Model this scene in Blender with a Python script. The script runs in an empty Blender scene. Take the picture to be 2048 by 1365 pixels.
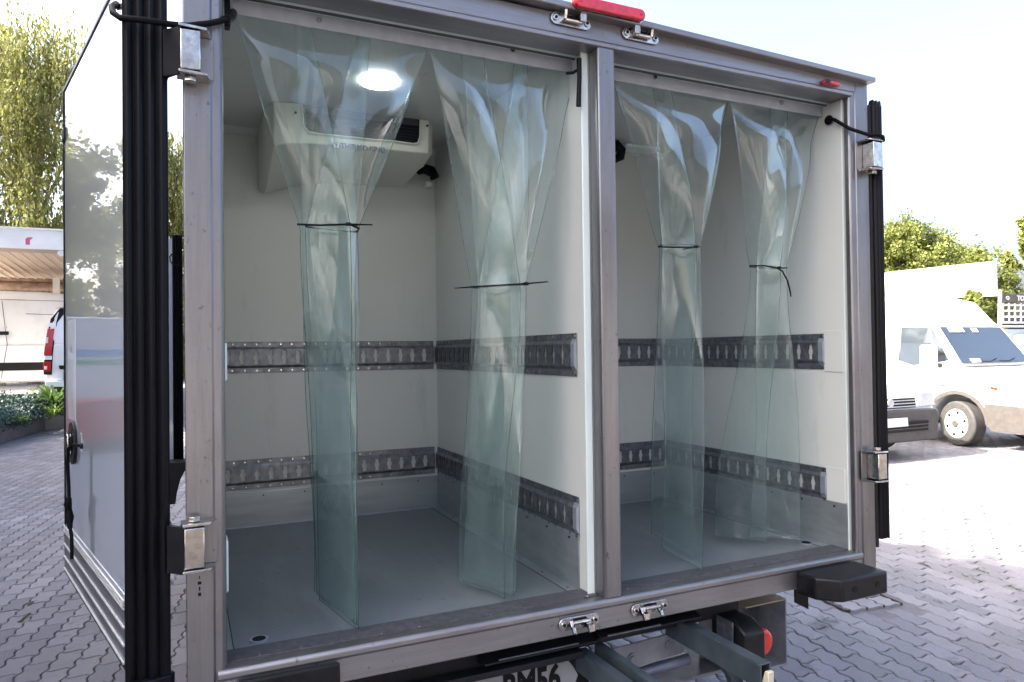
import bpy, bmesh, math, random
import numpy as np
from mathutils import Vector, Matrix
S = bpy.context.scene
COL = S.collection
random.seed(7); np.random.seed(7)
R = math.radians

# ------------------------------------------------------------------ camera, world, sun, exposure
CAM_POS = Vector((-0.0028, -1.6663, 1.5461))
CR = Vector((0.9076497, -0.41954304, -0.01247627))
CU = Vector((0.00559584, -0.0176265, 0.99982898))
CF = Vector((0.4196912, 0.90756429, 0.01365099))
FPX = 1422.23
cd = bpy.data.cameras.new('camera'); cam = bpy.data.objects.new('camera', cd); COL.objects.link(cam)
cam.matrix_world = Matrix(((CR.x, CU.x, -CF.x, CAM_POS.x), (CR.y, CU.y, -CF.y, CAM_POS.y), (CR.z, CU.z, -CF.z, CAM_POS.z), (0, 0, 0, 1)))
cd.sensor_width = 36; cd.lens = FPX / 2048 * 36; cd.clip_end = 2000; cd.clip_start = 0.02
S.camera = cam
SUN = Vector((-2.9, 0.55, 2.47)).normalized()
w = bpy.data.worlds.new('World'); S.world = w; w.use_nodes = True
nt = w.node_tree; bg = nt.nodes['Background']
sky = nt.nodes.new('ShaderNodeTexSky'); sky.sky_type = 'NISHITA'; sky.sun_disc = False
sky.sun_elevation = math.asin(SUN.z); sky.sun_rotation = math.atan2(SUN.x, SUN.y)
sky.air_density = 0.85; sky.dust_density = 8.0; sky.ozone_density = 1.0
nt.links.new(sky.outputs[0], bg.inputs[0]); bg.inputs[1].default_value = 0.15
sd = bpy.data.lights.new('sun', 'SUN'); sd.energy = 4.0; sd.angle = R(0.5); sd.color = (1, .95, .86)
so = bpy.data.objects.new('sun', sd); COL.objects.link(so); so.rotation_euler = SUN.to_track_quat('Z', 'Y').to_euler()
S.view_settings.view_transform = 'Standard'; S.view_settings.look = 'None'; S.view_settings.gamma = 1
S.view_settings.exposure = 2.5
S.render.engine = 'CYCLES'
S.cycles.transparent_max_bounces = 40; S.cycles.max_bounces = 10; S.cycles.diffuse_bounces = 5
S.cycles.glossy_bounces = 4; S.cycles.transmission_bounces = 6; S.cycles.caustics_reflective = False; S.cycles.caustics_refractive = False

def at(px, py, ax, val):
    """a point of the photograph on the true plane axis=val"""
    d = CF + CR * ((px - 1024) / FPX) + CU * ((682.5 - py) / FPX)
    i = 'xyz'.index(ax); t = (val - CAM_POS[i]) / d[i]
    return CAM_POS + d * t

# ------------------------------------------------------------------ materials
def new_mat(name):
    m = bpy.data.materials.new(name); m.use_nodes = True
    return m, m.node_tree, m.node_tree.nodes['Principled BSDF']
def setp(b, **k):
    for a, v in k.items():
        a = a.replace('_', ' ')
        b.inputs[a].default_value = (*v, 1) if isinstance(v, tuple) and len(v) == 3 else v
def noise_mix(t, c1, c2, scale=5, detail=4, stretch=(1, 1, 1), lo=.35, hi=.65, coord='Object', rough=.55):
    n = t.nodes; tc = n.new('ShaderNodeTexCoord'); mp = n.new('ShaderNodeMapping'); mp.inputs['Scale'].default_value = stretch
    t.links.new(tc.outputs[coord], mp.inputs[0])
    no = n.new('ShaderNodeTexNoise'); no.inputs['Scale'].default_value = scale; no.inputs['Detail'].default_value = detail; no.inputs['Roughness'].default_value = rough
    t.links.new(mp.outputs[0], no.inputs['Vector'])
    mr = n.new('ShaderNodeMapRange'); mr.inputs[1].default_value = lo; mr.inputs[2].default_value = hi
    t.links.new(no.outputs[0], mr.inputs[0])
    mx = n.new('ShaderNodeMix'); mx.data_type = 'RGBA'; mx.inputs[6].default_value = (*c1, 1); mx.inputs[7].default_value = (*c2, 1)
    t.links.new(mr.outputs[0], mx.inputs[0])
    return mx, mr, no, mp
def mix2(t, fac, a, b):
    mx = t.nodes.new('ShaderNodeMix'); mx.data_type = 'RGBA'
    t.links.new(fac, mx.inputs[0])
    for i, v in ((6, a), (7, b)):
        if isinstance(v, tuple): mx.inputs[i].default_value = (*v, 1)
        else: t.links.new(v, mx.inputs[i])
    return mx
def bump(t, b, src, strength=.2, dist=.002):
    bp = t.nodes.new('ShaderNodeBump'); bp.inputs['Strength'].default_value = strength; bp.inputs['Distance'].default_value = dist
    t.links.new(src, bp.inputs['Height']); t.links.new(bp.outputs[0], b.inputs['Normal'])
def simple(name, c, r=.5, me=0., c2=None, scale=6, stretch=(1, 1, 1), bmp=0, bd=.001, rv=0, spec=None, coat=0, lo=.35, hi=.65):
    m, t, b = new_mat(name); setp(b, Base_Color=c, Roughness=r, Metallic=me)
    if coat: b.inputs['Coat Weight'].default_value = coat; b.inputs['Coat Roughness'].default_value = .04
    if spec is not None: b.inputs['Specular IOR Level'].default_value = spec
    if c2 is None: c2 = tuple(x * .82 for x in c)
    mx, mr, no, mp = noise_mix(t, c, c2, scale, 5, stretch, lo, hi)
    t.links.new(mx.outputs[2], b.inputs['Base Color'])
    if rv:
        q = t.nodes.new('ShaderNodeMapRange'); q.inputs[3].default_value = r - rv; q.inputs[4].default_value = r + rv
        t.links.new(no.outputs[0], q.inputs[0]); t.links.new(q.outputs[0], b.inputs['Roughness'])
    if bmp: bump(t, b, no.outputs[0], bmp, bd)
    return m
def steel(name, c, stretch, r=.38, me=.9, spots=.5):
    """brushed stainless with small dark specks and water marks"""
    m, t, b = new_mat(name); setp(b, Metallic=me, Roughness=r)
    mx, mr, no, mp = noise_mix(t, c, tuple(x * .74 for x in c), 5, 10, stretch, .3, .7, rough=.8)
    mx2, mr2, no2, mp2 = noise_mix(t, c, c, 90, 3, (1, 1, .55), .66, .74)
    q = mix2(t, mr2.outputs[0], mx.outputs[2], tuple(x * spots for x in c))
    mx3, mr3, no3, _ = noise_mix(t, c, c, 3.2, 7, tuple(max(.6, s_ * .12) for s_ in stretch), .5, .85)
    q2 = mix2(t, mr3.outputs[0], q.outputs[2], (c[0] * .55, c[1] * .5, c[2] * .48))
    t.links.new(q2.outputs[2], b.inputs['Base Color'])
    rr = t.nodes.new('ShaderNodeMapRange'); rr.inputs[3].default_value = r - .1; rr.inputs[4].default_value = r + .14
    t.links.new(no.outputs[0], rr.inputs[0]); t.links.new(rr.outputs[0], b.inputs['Roughness'])
    bump(t, b, no.outputs[0], .12, .001)
    return m
M = {}
M['post_steel'] = steel('post_steel', (.265, .26, .272), (14, 14, .8))
M['bar_steel'] = steel('bar_steel', (.315, .31, .325), (.8, 14, 14))
M['bright_steel'] = simple('bright_steel', (.62, .61, .60), .2, 1, (.38, .36, .34), 60, rv=.1)
M['galv'] = simple('galvanised_rail', (.215, .23, .26), .4, .7, (.12, .13, .15), 40, rv=.12, bmp=.1)
M['galv_light'] = simple('zinc_plate', (.43, .47, .54), .36, .6, (.36, .39, .45), 25, rv=.1)
M['kick'] = simple('aluminium_kick', (.36, .40, .42), .38, .6, (.29, .325, .345), 9, (.4, 1, 3), rv=.08)
M['white_grp'] = simple('white_grp_wall', (.60, .625, .605), .36, 0, (.565, .59, .575), 1.3, rv=.08, bmp=.04, bd=.002)
M['white_edge'] = simple('white_panel_edge', (.78, .86, .83), .4, 0, (.70, .79, .77), 3)
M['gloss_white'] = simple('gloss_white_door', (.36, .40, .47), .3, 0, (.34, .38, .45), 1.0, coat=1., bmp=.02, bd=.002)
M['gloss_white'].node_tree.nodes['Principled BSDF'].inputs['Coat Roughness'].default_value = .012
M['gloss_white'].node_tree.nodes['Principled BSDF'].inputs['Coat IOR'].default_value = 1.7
M['ribbed_alu'] = simple('ribbed_alu', (.20, .195, .225), .34, .7, (.14, .14, .165), 6, (1, 1, 8), rv=.1)
M['alu_ridge'] = simple('alu_ridge', (.90, .90, .90), .3, .5, (.85, .85, .85), 20)
M['rubber'] = simple('black_rubber', (.0025, .0025, .004), .42, 0, (.005, .005, .008), 7, (6, 6, .7), rv=.1, bmp=.1, spec=.16)
M['plastic'] = simple('black_plastic', (.004, .004, .005), .38, 0, (.010, .010, .011), 30, bmp=.15, rv=.08, spec=.28)
M['cord'] = simple('black_cord', (.002, .002, .003), .6, spec=.15)
M['zip'] = simple('black_nylon', (.002, .002, .003), .4, spec=.2)
M['abs'] = simple('cream_abs', (.64, .66, .58), .4, 0, (.58, .60, .54), 2)
M['dark_void'] = simple('dark_coil', (.004, .004, .007), .5, spec=.2)
M['logo_blue'] = simple('print_blue', (.008, .018, .07), .5)
M['logo_white'] = simple('print_white', (.8, .8, .8), .5)
M['red_lens'] = simple('red_lens', (.62, .012, .035), .12, 0, (.40, .01, .03), 55, coat=.5, bmp=.35, bd=.002)
M['orange_lens'] = simple('orange_red_lens', (.62, .03, .012), .2, 0, (.45, .02, .01), 30, coat=.4)
M['arm'] = simple('green_grey_steel', (.075, .098, .112), .42, .35, (.045, .06, .075), 14, (1, 1, 1), rv=.1, bmp=.2)
M['dark_steel'] = simple('dark_chassis', (.006, .0065, .009), .5, .1, (.012, .012, .016), 20, bmp=.2, spec=.3)
M['grey_paint'] = simple('grey_chassis_paint', (.24, .245, .27), .5, .1, (.12, .125, .15), 8, bmp=.1)
M['plate'] = simple('number_plate', (.30, .31, .33), .5)
M['ink'] = simple('black_ink', (.005, .005, .006), .6, spec=.2)
M['van_white'] = simple('white_van_paint', (.78, .79, .80), .22, 0, (.74, .75, .76), 1, coat=.5)
M['van_grey'] = simple('grey_van_plastic', (.075, .066, .06), .5, 0, (.055, .05, .045), 12)
M['van_mouldings'] = simple('black_van_plastic', (.006, .006, .007), .5, spec=.25)
M['glass_dark'] = simple('dark_glass', (.035, .045, .06), .05, 0, (.03, .04, .05), 1, coat=.5)
M['tyre'] = simple('tyre', (.035, .033, .032), .75, 0, (.05, .047, .045), 12)
M['rim'] = simple('painted_rim', (.62, .61, .58), .4, .3)
M['tail_red'] = simple('tail_lamp_red', (.45, .008, .012), .15, coat=.4)
M['canopy'] = simple('canopy_white', (.80, .80, .80), .6, 0, (.72, .72, .72), 2)
M['canopy_under'] = simple('canopy_underside', (.62, .50, .40), .7, 0, (.52, .41, .33), 2, (8, .3, 1))  # beige in the colour stands in for light bounced off the ground
M['gutter'] = simple('rusty_gutter', (.36, .24, .17), .7, .2, (.20, .13, .10), 6)
M['magenta'] = simple('pink_print', (.60, .10, .22), .6)
M['kerb'] = simple('dark_kerb', (.045, .04, .05), .7, 0, (.07, .06, .065), 6, bmp=.3, bd=.004)
M['soil'] = simple('soil', (.05, .04, .03), .9, 0, (.08, .06, .04), 8, bmp=.5, bd=.01)
M['bark'] = simple('bark', (.30, .27, .23), .8, 0, (.12, .10, .08), 8, (1, 1, .3), bmp=.4, bd=.01)
M['sticker'] = simple('pale_sticker', (.60, .63, .70), .25)
M['concrete'] = simple('pale_wall', (.62, .60, .57), .8, 0, (.55, .53, .5), 1.5)
M['stripe_blue'] = simple('blue_stripe', (.10, .38, .70), .3)
M['stripe_green'] = simple('green_stripe', (.06, .45, .22), .3)
M['red_box'] = simple('red_plastic', (.50, .03, .04), .4)
M['caulk'] = simple('dark_caulk', (.05, .06, .065), .8)
def leaf_mat(name, c1, c2, tr=.35):
    m, t, b = new_mat(name); setp(b, Roughness=.6)
    mx, mr, no, mp = noise_mix(t, c1, c2, 1.2, 6, (1, 1, 1), .35, .65)
    gi = t.nodes.new('ShaderNodeNewGeometry'); hs = t.nodes.new('ShaderNodeHueSaturation')
    ml = t.nodes.new('ShaderNodeMapRange'); ml.inputs[3].default_value = .6; ml.inputs[4].default_value = 1.45
    t.links.new(gi.outputs['Random Per Island'], ml.inputs[0]); t.links.new(ml.outputs[0], hs.inputs['Value'])
    t.links.new(mx.outputs[2], hs.inputs['Color']); t.links.new(hs.outputs[0], b.inputs['Base Color'])
    tl = t.nodes.new('ShaderNodeBsdfTranslucent'); t.links.new(hs.outputs[0], tl.inputs[0])
    ms = t.nodes.new('ShaderNodeMixShader'); ms.inputs[0].default_value = tr
    t.links.new(b.outputs[0], ms.inputs[1]); t.links.new(tl.outputs[0], ms.inputs[2])
    t.links.new(ms.outputs[0], t.nodes['Material Output'].inputs[0])
    return m
M['leaf_birch'] = leaf_mat('birch_leaves', (.25, .25, .08), (.15, .17, .045), .5)
M['leaf_dark'] = leaf_mat('tree_leaves', (.05, .085, .02), (.03, .05, .014), .35)
M['leaf_bright'] = leaf_mat('sunlit_leaves', (.20, .22, .05), (.13, .16, .035), .45)
M['juniper'] = leaf_mat('juniper_needles', (.045, .085, .075), (.02, .045, .04), .15)
M['lime'] = leaf_mat('succulent_leaves', (.22, .30, .06), (.12, .2, .04), .4)
M['blade'] = leaf_mat('blade_leaves', (.07, .13, .02), (.04, .08, .015), .4)
M['moss'] = leaf_mat('joint_grass', (.10, .12, .03), (.06, .07, .02), .3)

def pvc():
    m, t, b = new_mat('clear_pvc'); n = t.nodes; n.remove(b)
    tr = n.new('ShaderNodeBsdfTransparent'); tr.inputs[0].default_value = (.935, .966, .960, 1)
    gl = n.new('ShaderNodeBsdfGlossy'); gl.inputs['Roughness'].default_value = .045; gl.inputs[0].default_value = (.95, .97, 1, 1)
    tc = n.new('ShaderNodeTexCoord'); no = n.new('ShaderNodeTexNoise'); no.inputs['Scale'].default_value = 5; no.inputs['Detail'].default_value = 3
    t.links.new(tc.outputs['Object'], no.inputs['Vector'])
    bp = n.new('ShaderNodeBump'); bp.inputs['Strength'].default_value = .14; bp.inputs['Distance'].default_value = .01
    t.links.new(no.outputs[0], bp.inputs['Height']); t.links.new(bp.outputs[0], gl.inputs['Normal'])
    fr = n.new('ShaderNodeFresnel'); fr.inputs[0].default_value = 1.42
    mn = n.new('ShaderNodeMath'); mn.operation = 'MINIMUM'; mn.inputs[1].default_value = .24; t.links.new(fr.outputs[0], mn.inputs[0])
    m1 = n.new('ShaderNodeMixShader'); t.links.new(mn.outputs[0], m1.inputs[0]); t.links.new(tr.outputs[0], m1.inputs[1]); t.links.new(gl.outputs[0], m1.inputs[2])
    # light haze of scratches and dust in the plastic
    df = n.new('ShaderNodeBsdfDiffuse'); df.inputs[0].default_value = (.62, .74, .72, 1)
    tl = n.new('ShaderNodeBsdfTranslucent'); tl.inputs[0].default_value = (.62, .74, .72, 1)
    ad = n.new('ShaderNodeMixShader'); ad.inputs[0].default_value = .5; t.links.new(df.outputs[0], ad.inputs[1]); t.links.new(tl.outputs[0], ad.inputs[2])
    mp = n.new('ShaderNodeMapping'); mp.inputs['Scale'].default_value = (22, 22, 4); t.links.new(tc.outputs['Object'], mp.inputs[0])
    n2 = n.new('ShaderNodeTexNoise'); n2.inputs['Scale'].default_value = 1.5; n2.inputs['Detail'].default_value = 7; n2.inputs['Roughness'].default_value = .7
    t.links.new(mp.outputs[0], n2.inputs['Vector'])
    mr = n.new('ShaderNodeMapRange'); mr.inputs[1].default_value = .4; mr.inputs[2].default_value = .75; mr.inputs[3].default_value = .028; mr.inputs[4].default_value = .085
    t.links.new(n2.outputs[0], mr.inputs[0])
    m2 = n.new('ShaderNodeMixShader'); t.links.new(mr.outputs[0], m2.inputs[0]); t.links.new(m1.outputs[0], m2.inputs[1]); t.links.new(ad.outputs[0], m2.inputs[2])
    t.links.new(m2.outputs[0], n['Material Output'].inputs[0])
    return m
M['pvc'] = pvc()
def pvc_edge():
    m, t, b = new_mat('pvc_cut_edge'); n = t.nodes
    setp(b, Base_Color=(.03, .09, .075), Roughness=.12)
    tr = n.new('ShaderNodeBsdfTransparent'); tr.inputs[0].default_value = (.5, .7, .65, 1)
    ms = n.new('ShaderNodeMixShader'); ms.inputs[0].default_value = .2
    t.links.new(b.outputs[0], ms.inputs[1]); t.links.new(tr.outputs[0], ms.inputs[2]); t.links.new(ms.outputs[0], n['Material Output'].inputs[0])
    return m
M['pvc_edge'] = pvc_edge()
def window_glass():
    m, t, b = new_mat('window_glass'); n = t.nodes; n.remove(b)
    tr = n.new('ShaderNodeBsdfTransparent'); tr.inputs[0].default_value = (.75, .8, .82, 1)
    gl = n.new('ShaderNodeBsdfGlossy'); gl.inputs['Roughness'].default_value = .02
    fr = n.new('ShaderNodeFresnel'); fr.inputs[0].default_value = 1.5
    m1 = n.new('ShaderNodeMixShader'); t.links.new(fr.outputs[0], m1.inputs[0]); t.links.new(tr.outputs[0], m1.inputs[1]); t.links.new(gl.outputs[0], m1.inputs[2])
    t.links.new(m1.outputs[0], n['Material Output'].inputs[0]); return m
M['lamp'] = None
m, t, b = new_mat('lamp_diffuser'); setp(b, Base_Color=(.9, .9, .9)); b.inputs['Emission Color'].default_value = (.95, 1, 1, 1); b.inputs['Emission Strength'].default_value = 6.5; M['lamp'] = m
def add_scuffs(m, col, scale, stretch, lo, hi, amt):
    t = m.node_tree; b = t.nodes['Principled BSDF']; src = b.inputs['Base Color'].links[0].from_socket
    a, mr, no, _ = noise_mix(t, (0, 0, 0), (0, 0, 0), scale, 6, stretch, lo, hi, rough=.7)
    ml = t.nodes.new('ShaderNodeMath'); ml.operation = 'MULTIPLY'; ml.inputs[1].default_value = amt; t.links.new(mr.outputs[0], ml.inputs[0])
    q = mix2(t, ml.outputs[0], src, col); t.links.new(q.outputs[2], b.inputs['Base Color'])
add_scuffs(M['white_grp'], (.30, .31, .30), 7, (1.2, 1.2, .25), .60, .72, .28)
add_scuffs(M['white_grp'], (.22, .22, .22), 22, (1, 1, 2.6), .69, .73, .5)
add_scuffs(M['van_white'], (.40, .37, .33), 2.5, (1, 1, .6), .5, .8, .35)
def floor_mat():
    m, t, b = new_mat('grey_floor_coating'); setp(b, Roughness=.42)
    mx, mr, no, mp = noise_mix(t, (.165, .182, .188), (.135, .150, .156), 2.5, 6)
    a, mr2, n2, _ = noise_mix(t, (0, 0, 0), (0, 0, 0), 260, 2, (1, 1, 1), .5, .8)
    q = mix2(t, mr2.outputs[0], mx.outputs[2], (.24, .27, .27))
    a, mr3, n3, _ = noise_mix(t, (0, 0, 0), (0, 0, 0), 16, 5, (1, 1, 1), .68, .72)
    q2 = mix2(t, mr3.outputs[0], q.outputs[2], (.07, .08, .085))
    t.links.new(q2.outputs[2], b.inputs['Base Color']); bump(t, b, n2.outputs[0], .25, .001)
    return m
M['floor'] = floor_mat()
add_scuffs(M['floor'], (.27, .29, .29), 3.0, (2.2, .5, 1), .50, .75, .45)
add_scuffs(M['floor'], (.06, .065, .07), 9, (.5, 3.5, 1), .66, .72, .6)
def paver_mat(name, attr):
    m, t, b = new_mat(name); setp(b, Roughness=.85)
    n = t.nodes
    if attr: s_ = n.new('ShaderNodeAttribute'); s_.attribute_name = 'tone'; src = s_.outputs['Fac']
    else: s_ = n.new('ShaderNodeObjectInfo'); src = s_.outputs['Random']
    base = mix2(t, src, (.135, .132, .146), (.235, .225, .24))
    tc = n.new('ShaderNodeNewGeometry')
    def nz(sc, lo, hi, det=4):
        no = n.new('ShaderNodeTexNoise'); no.inputs['Scale'].default_value = sc; no.inputs['Detail'].default_value = det; no.inputs['Roughness'].default_value = .65
        t.links.new(tc.outputs['Position'], no.inputs['Vector'])
        mr = n.new('ShaderNodeMapRange'); mr.inputs[1].default_value = lo; mr.inputs[2].default_value = hi; t.links.new(no.outputs[0], mr.inputs[0]); return mr.outputs[0], no.outputs[0]
    f1, _ = nz(1.1, .40, .72, 6); q = mix2(t, f1, base.outputs[2], (.15, .14, .145))
    f2, nn = nz(170, .55, .8, 3); q2 = mix2(t, f2, q.outputs[2], (.34, .33, .35))
    f3, _ = nz(120, .62, .75, 2); q3 = mix2(t, f3, q2.outputs[2], (.10, .095, .10))
    f4, _ = nz(14, .60, .72, 5); q4a = mix2(t, f4, q3.outputs[2], (.13, .12, .12)); f5, _ = nz(2.6, .62, .70, 6); q4 = mix2(t, f5, q4a.outputs[2], (.085, .08, .082))
    t.links.new(q4.outputs[2], b.inputs['Base Color']); bump(t, b, nn, .6, .002)
    return m
M['paver'] = paver_mat('concrete_paver', False); M['paver_a'] = paver_mat('concrete_paver_field', True)
M['joint'] = simple('joint_sand', (.05, .043, .04), .95, 0, (.085, .07, .06), 20, bmp=.5)
M['yard'] = simple('yard_surface', (.24, .225, .22), .9, 0, (.19, .18, .18), 3, bmp=.2)

# ------------------------------------------------------------------ mesh helpers
class MB:
    def __init__(s): s.v = []; s.f = []
    def add(s, vs, fs):
        o = len(s.v); s.v += [tuple(v) for v in vs]; s.f += [tuple(i + o for i in f) for f in fs]; return s
    def box(s, x0, x1, y0, y1, z0, z1):
        return s.add([(x0, y0, z0), (x1, y0, z0), (x1, y1, z0), (x0, y1, z0), (x0, y0, z1), (x1, y0, z1), (x1, y1, z1), (x0, y1, z1)],
                     [(0, 3, 2, 1), (4, 5, 6, 7), (0, 1, 5, 4), (1, 2, 6, 5), (2, 3, 7, 6), (3, 0, 4, 7)])
    def prism(s, pts, ax, a, b):
        """polygon pts in the plane normal to ax, extruded from a to b"""
        n = len(pts)
        def mk(p, q):
            return (q, p[0], p[1]) if ax == 'x' else (p[0], q, p[1]) if ax == 'y' else (p[0], p[1], q)
        vs = [mk(p, a) for p in pts] + [mk(p, b) for p in pts]
        return s.add(vs, [tuple(range(n))[::-1], tuple(range(n, 2 * n))] + [(i, (i + 1) % n, (i + 1) % n + n, i + n) for i in range(n)])
    def tube(s, pts, r, n=8, cap=True):
        pts = [Vector(p) for p in pts]; o = len(s.v); rs = r if isinstance(r, (list, tuple)) else [r] * len(pts)
        up = Vector((0, 0, 1)); prev = None
        for i, p in enumerate(pts):
            d = (pts[min(i + 1, len(pts) - 1)] - pts[max(i - 1, 0)]).normalized()
            if prev is None: a = d.cross(up if abs(d.z) < .9 else Vector((1, 0, 0))).normalized()
            else: a = (prev - d * prev.dot(d)).normalized()
            prev = a; b_ = d.cross(a)
            for k in range(n):
                t_ = 2 * math.pi * k / n; q = p + (a * math.cos(t_) + b_ * math.sin(t_)) * rs[i]; s.v.append(tuple(q))
        for i in range(len(pts) - 1):
            for k in range(n): s.f.append((o + i * n + k, o + i * n + (k + 1) % n, o + (i + 1) * n + (k + 1) % n, o + (i + 1) * n + k))
        if cap: s.f.append(tuple(o + k for k in range(n))[::-1]); s.f.append(tuple(o + (len(pts) - 1) * n + k for k in range(n)))
        return s
    def cyl(s, c, ax, r, h, n=20, r2=None):
        c = Vector(c); d = Vector({'x': (1, 0, 0), 'y': (0, 1, 0), 'z': (0, 0, 1)}[ax]) if isinstance(ax, str) else Vector(ax).normalized()
        return s.tube([c - d * h / 2, c + d * h / 2], [r, r if r2 is None else r2], n)
    def build(s, name, mat, parent=None, bevel=0, seg=2, smooth=False, local=False, mats=None):
        me = bpy.data.meshes.new(name); vs = s.v
        if parent is not None and not local and 'ox' in parent: vs = [(a - parent['ox'], b - parent['oy'], c - parent['oz']) for a, b, c in vs]
        me.from_pydata(vs, [], s.f); me.update()
        if mat is not None: me.materials.append(mat)
        for m_ in (mats or []): me.materials.append(m_)
        o = bpy.data.objects.new(name, me); COL.objects.link(o)
        if parent is not None:
            o.parent = parent
            if 'ox' in parent:
                for k in ('ox', 'oy', 'oz'): pass
        if bevel:
            bv = o.modifiers.new('bevel', 'BEVEL'); bv.width = bevel; bv.segments = seg; bv.limit_method = 'ANGLE'; bv.angle_limit = R(35)
        if smooth or bevel:
            me.polygons.foreach_set('use_smooth', [True] * len(me.polygons))
            if hasattr(me, 'set_sharp_from_angle'): me.set_sharp_from_angle(angle=R(50 if smooth and not bevel else 35))
        return o
OFF = {}
def tag(o, label=None, cat=None, group=None, kind=None):
    if label: o['label'] = label
    if cat: o['category'] = cat
    if group: o['group'] = group
    if kind: o['kind'] = kind
    return o
def thing(name, label, cat, loc=(0, 0, 0), rz=0, group=None):
    o = bpy.data.objects.new(name, None); COL.objects.link(o); o.location = loc; o.rotation_euler = (0, 0, rz); o.empty_display_size = .1
    tag(o, label, cat, group); OFF[o.name] = Vector(loc)
    return o
def part(mb, name, mat, parent, **k):
    """mesh given in world coordinates; its parent is an unrotated thing (or a part of one)"""
    p = parent
    while p.parent is not None: p = p.parent
    off = OFF.get(p.name, Vector((0, 0, 0))) if not k.get('local') else Vector((0, 0, 0))
    mb.v = [(a - off.x, b - off.y, c - off.z) for a, b, c in mb.v]
    lab = k.pop('label', None); kind = k.pop('kind', None)
    o = mb.build(name, mat, parent, **k)
    tag(o, lab, None, None, kind)
    return o
def text_mesh(name, txt, mat, parent, mw, size, depth=.0008, sx=1., bold=0., local_off=True):
    cu = bpy.data.curves.new(name, 'FONT'); cu.body = txt; cu.size = size; cu.extrude = depth; cu.align_x = 'CENTER'; cu.align_y = 'CENTER'; cu.offset = bold; cu.resolution_u = 3
    tmp = bpy.data.objects.new('tmp', cu); COL.objects.link(tmp); bpy.context.view_layer.update()
    dg = bpy.context.evaluated_depsgraph_get(); me = bpy.data.meshes.new_from_object(tmp.evaluated_get(dg)); me.name = name
    bpy.data.objects.remove(tmp)
    p = parent
    while p.parent is not None: p = p.parent
    off = OFF.get(p.name, Vector((0, 0, 0))) if local_off else Vector((0, 0, 0))
    me.transform(Matrix.Translation(-off) @ mw @ Matrix.Diagonal((sx, 1, 1, 1)))
    me.materials.clear(); me.materials.append(mat)
    o = bpy.data.objects.new(name, me); COL.objects.link(o); o.parent = parent
    return o
def frame(o, ex, ey):
    """matrix with local x -> ex, local y -> ey, origin o"""
    ex = Vector(ex).normalized(); ey = Vector(ey); ey = (ey - ex * ey.dot(ex)).normalized(); ez = ex.cross(ey); o = Vector(o)
    return Matrix(((ex.x, ey.x, ez.x, o.x), (ex.y, ey.y, ez.y, o.y), (ex.z, ey.z, ez.z, o.z), (0, 0, 0, 1)))

# ------------------------------------------------------------------ ground: yard, joints, pavers
yard = MB(); yard.add([(-400, -400, -.035), (700, -400, -.035), (700, 700, -.035), (-400, 700, -.035)], [(0, 1, 2, 3)])
tag(yard.build('ground', M['yard']), kind='structure')
jb = MB().add([(-14, -8, -.012), (22, -8, -.012), (22, 24, -.012), (-14, 24, -.012)], [(0, 1, 2, 3)]).build('paving_bed', M['joint'])
tag(jb, kind='structure')
PL, PW = .225, .115
E1 = Vector((.16, .987, 0)).normalized(); E2 = Vector((E1.y, -E1.x, 0))
P0 = Vector((2.9, .9, 0))
def paver_outline():
    """one interlocking block: wavy long sides, S shaped ends"""
    A, B = .0095, .012
    f = lambda u: -A * math.sin(2 * math.pi * u / (PL / 2))
    g = lambda v: B * math.sin(2 * math.pi * v / PW)
    g_ = .0035; top = []; n = 9
    L_ = [(u, f(u)) for u in [PL * i / n for i in range(n + 1)]]
    pts = []
    for i in range(n + 1): u = PL * i / n; pts.append((u + g(0), f(u)))
    for k in (1, 2, 3): v = PW * k / 4; pts.append((PL + g(v), v + f(PL) * (1 - k / 4)))
    for i in range(n, -1, -1): u = PL * i / n; pts.append((u, PW + f(u)))
    for k in (3, 2, 1): v = PW * k / 4; pts.append((g(v), v))
    cx, cy = PL / 2, PW / 2; out = []
    N = len(pts)
    for i in range(N):      # inset along the outline normal
        a = Vector(pts[i - 1]); c = Vector(pts[(i + 1) % N]); d = (c - a).normalized(); nn = Vector((-d.y, d.x))
        out.append((pts[i][0] + nn.x * g_ - cx, pts[i][1] + nn.y * g_ - cy, nn.x, nn.y))
    return out
PO = paver_outline(); NP_ = len(PO)
def paver_arrays():
    top = [(x + nx * .004, y + ny * .004, 0.) for x, y, nx, ny in PO]
    mid = [(x, y, -.004) for x, y, nx, ny in PO]; low = [(x, y, -.03) for x, y, nx, ny in PO]
    return np.array(top + mid + low)
PV = paver_arrays()
PF = [tuple(range(NP_))] + [(NP_ + i, NP_ + (i + 1) % NP_, (i + 1) % NP_, i) for i in range(NP_)] + [(2 * NP_ + i, 2 * NP_ + (i + 1) % NP_, NP_ + (i + 1) % NP_, NP_ + i) for i in range(NP_)]
def proj(P):
    d = P - CAM_POS; z = d.dot(CF)
    if z < .1: return None
    return (1024 + FPX * d.dot(CR) / z, 682.5 - FPX * d.dot(CU) / z, z)
man_c = (Vector((3.72, 1.48, 0)))
field = []; near = []
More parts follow.
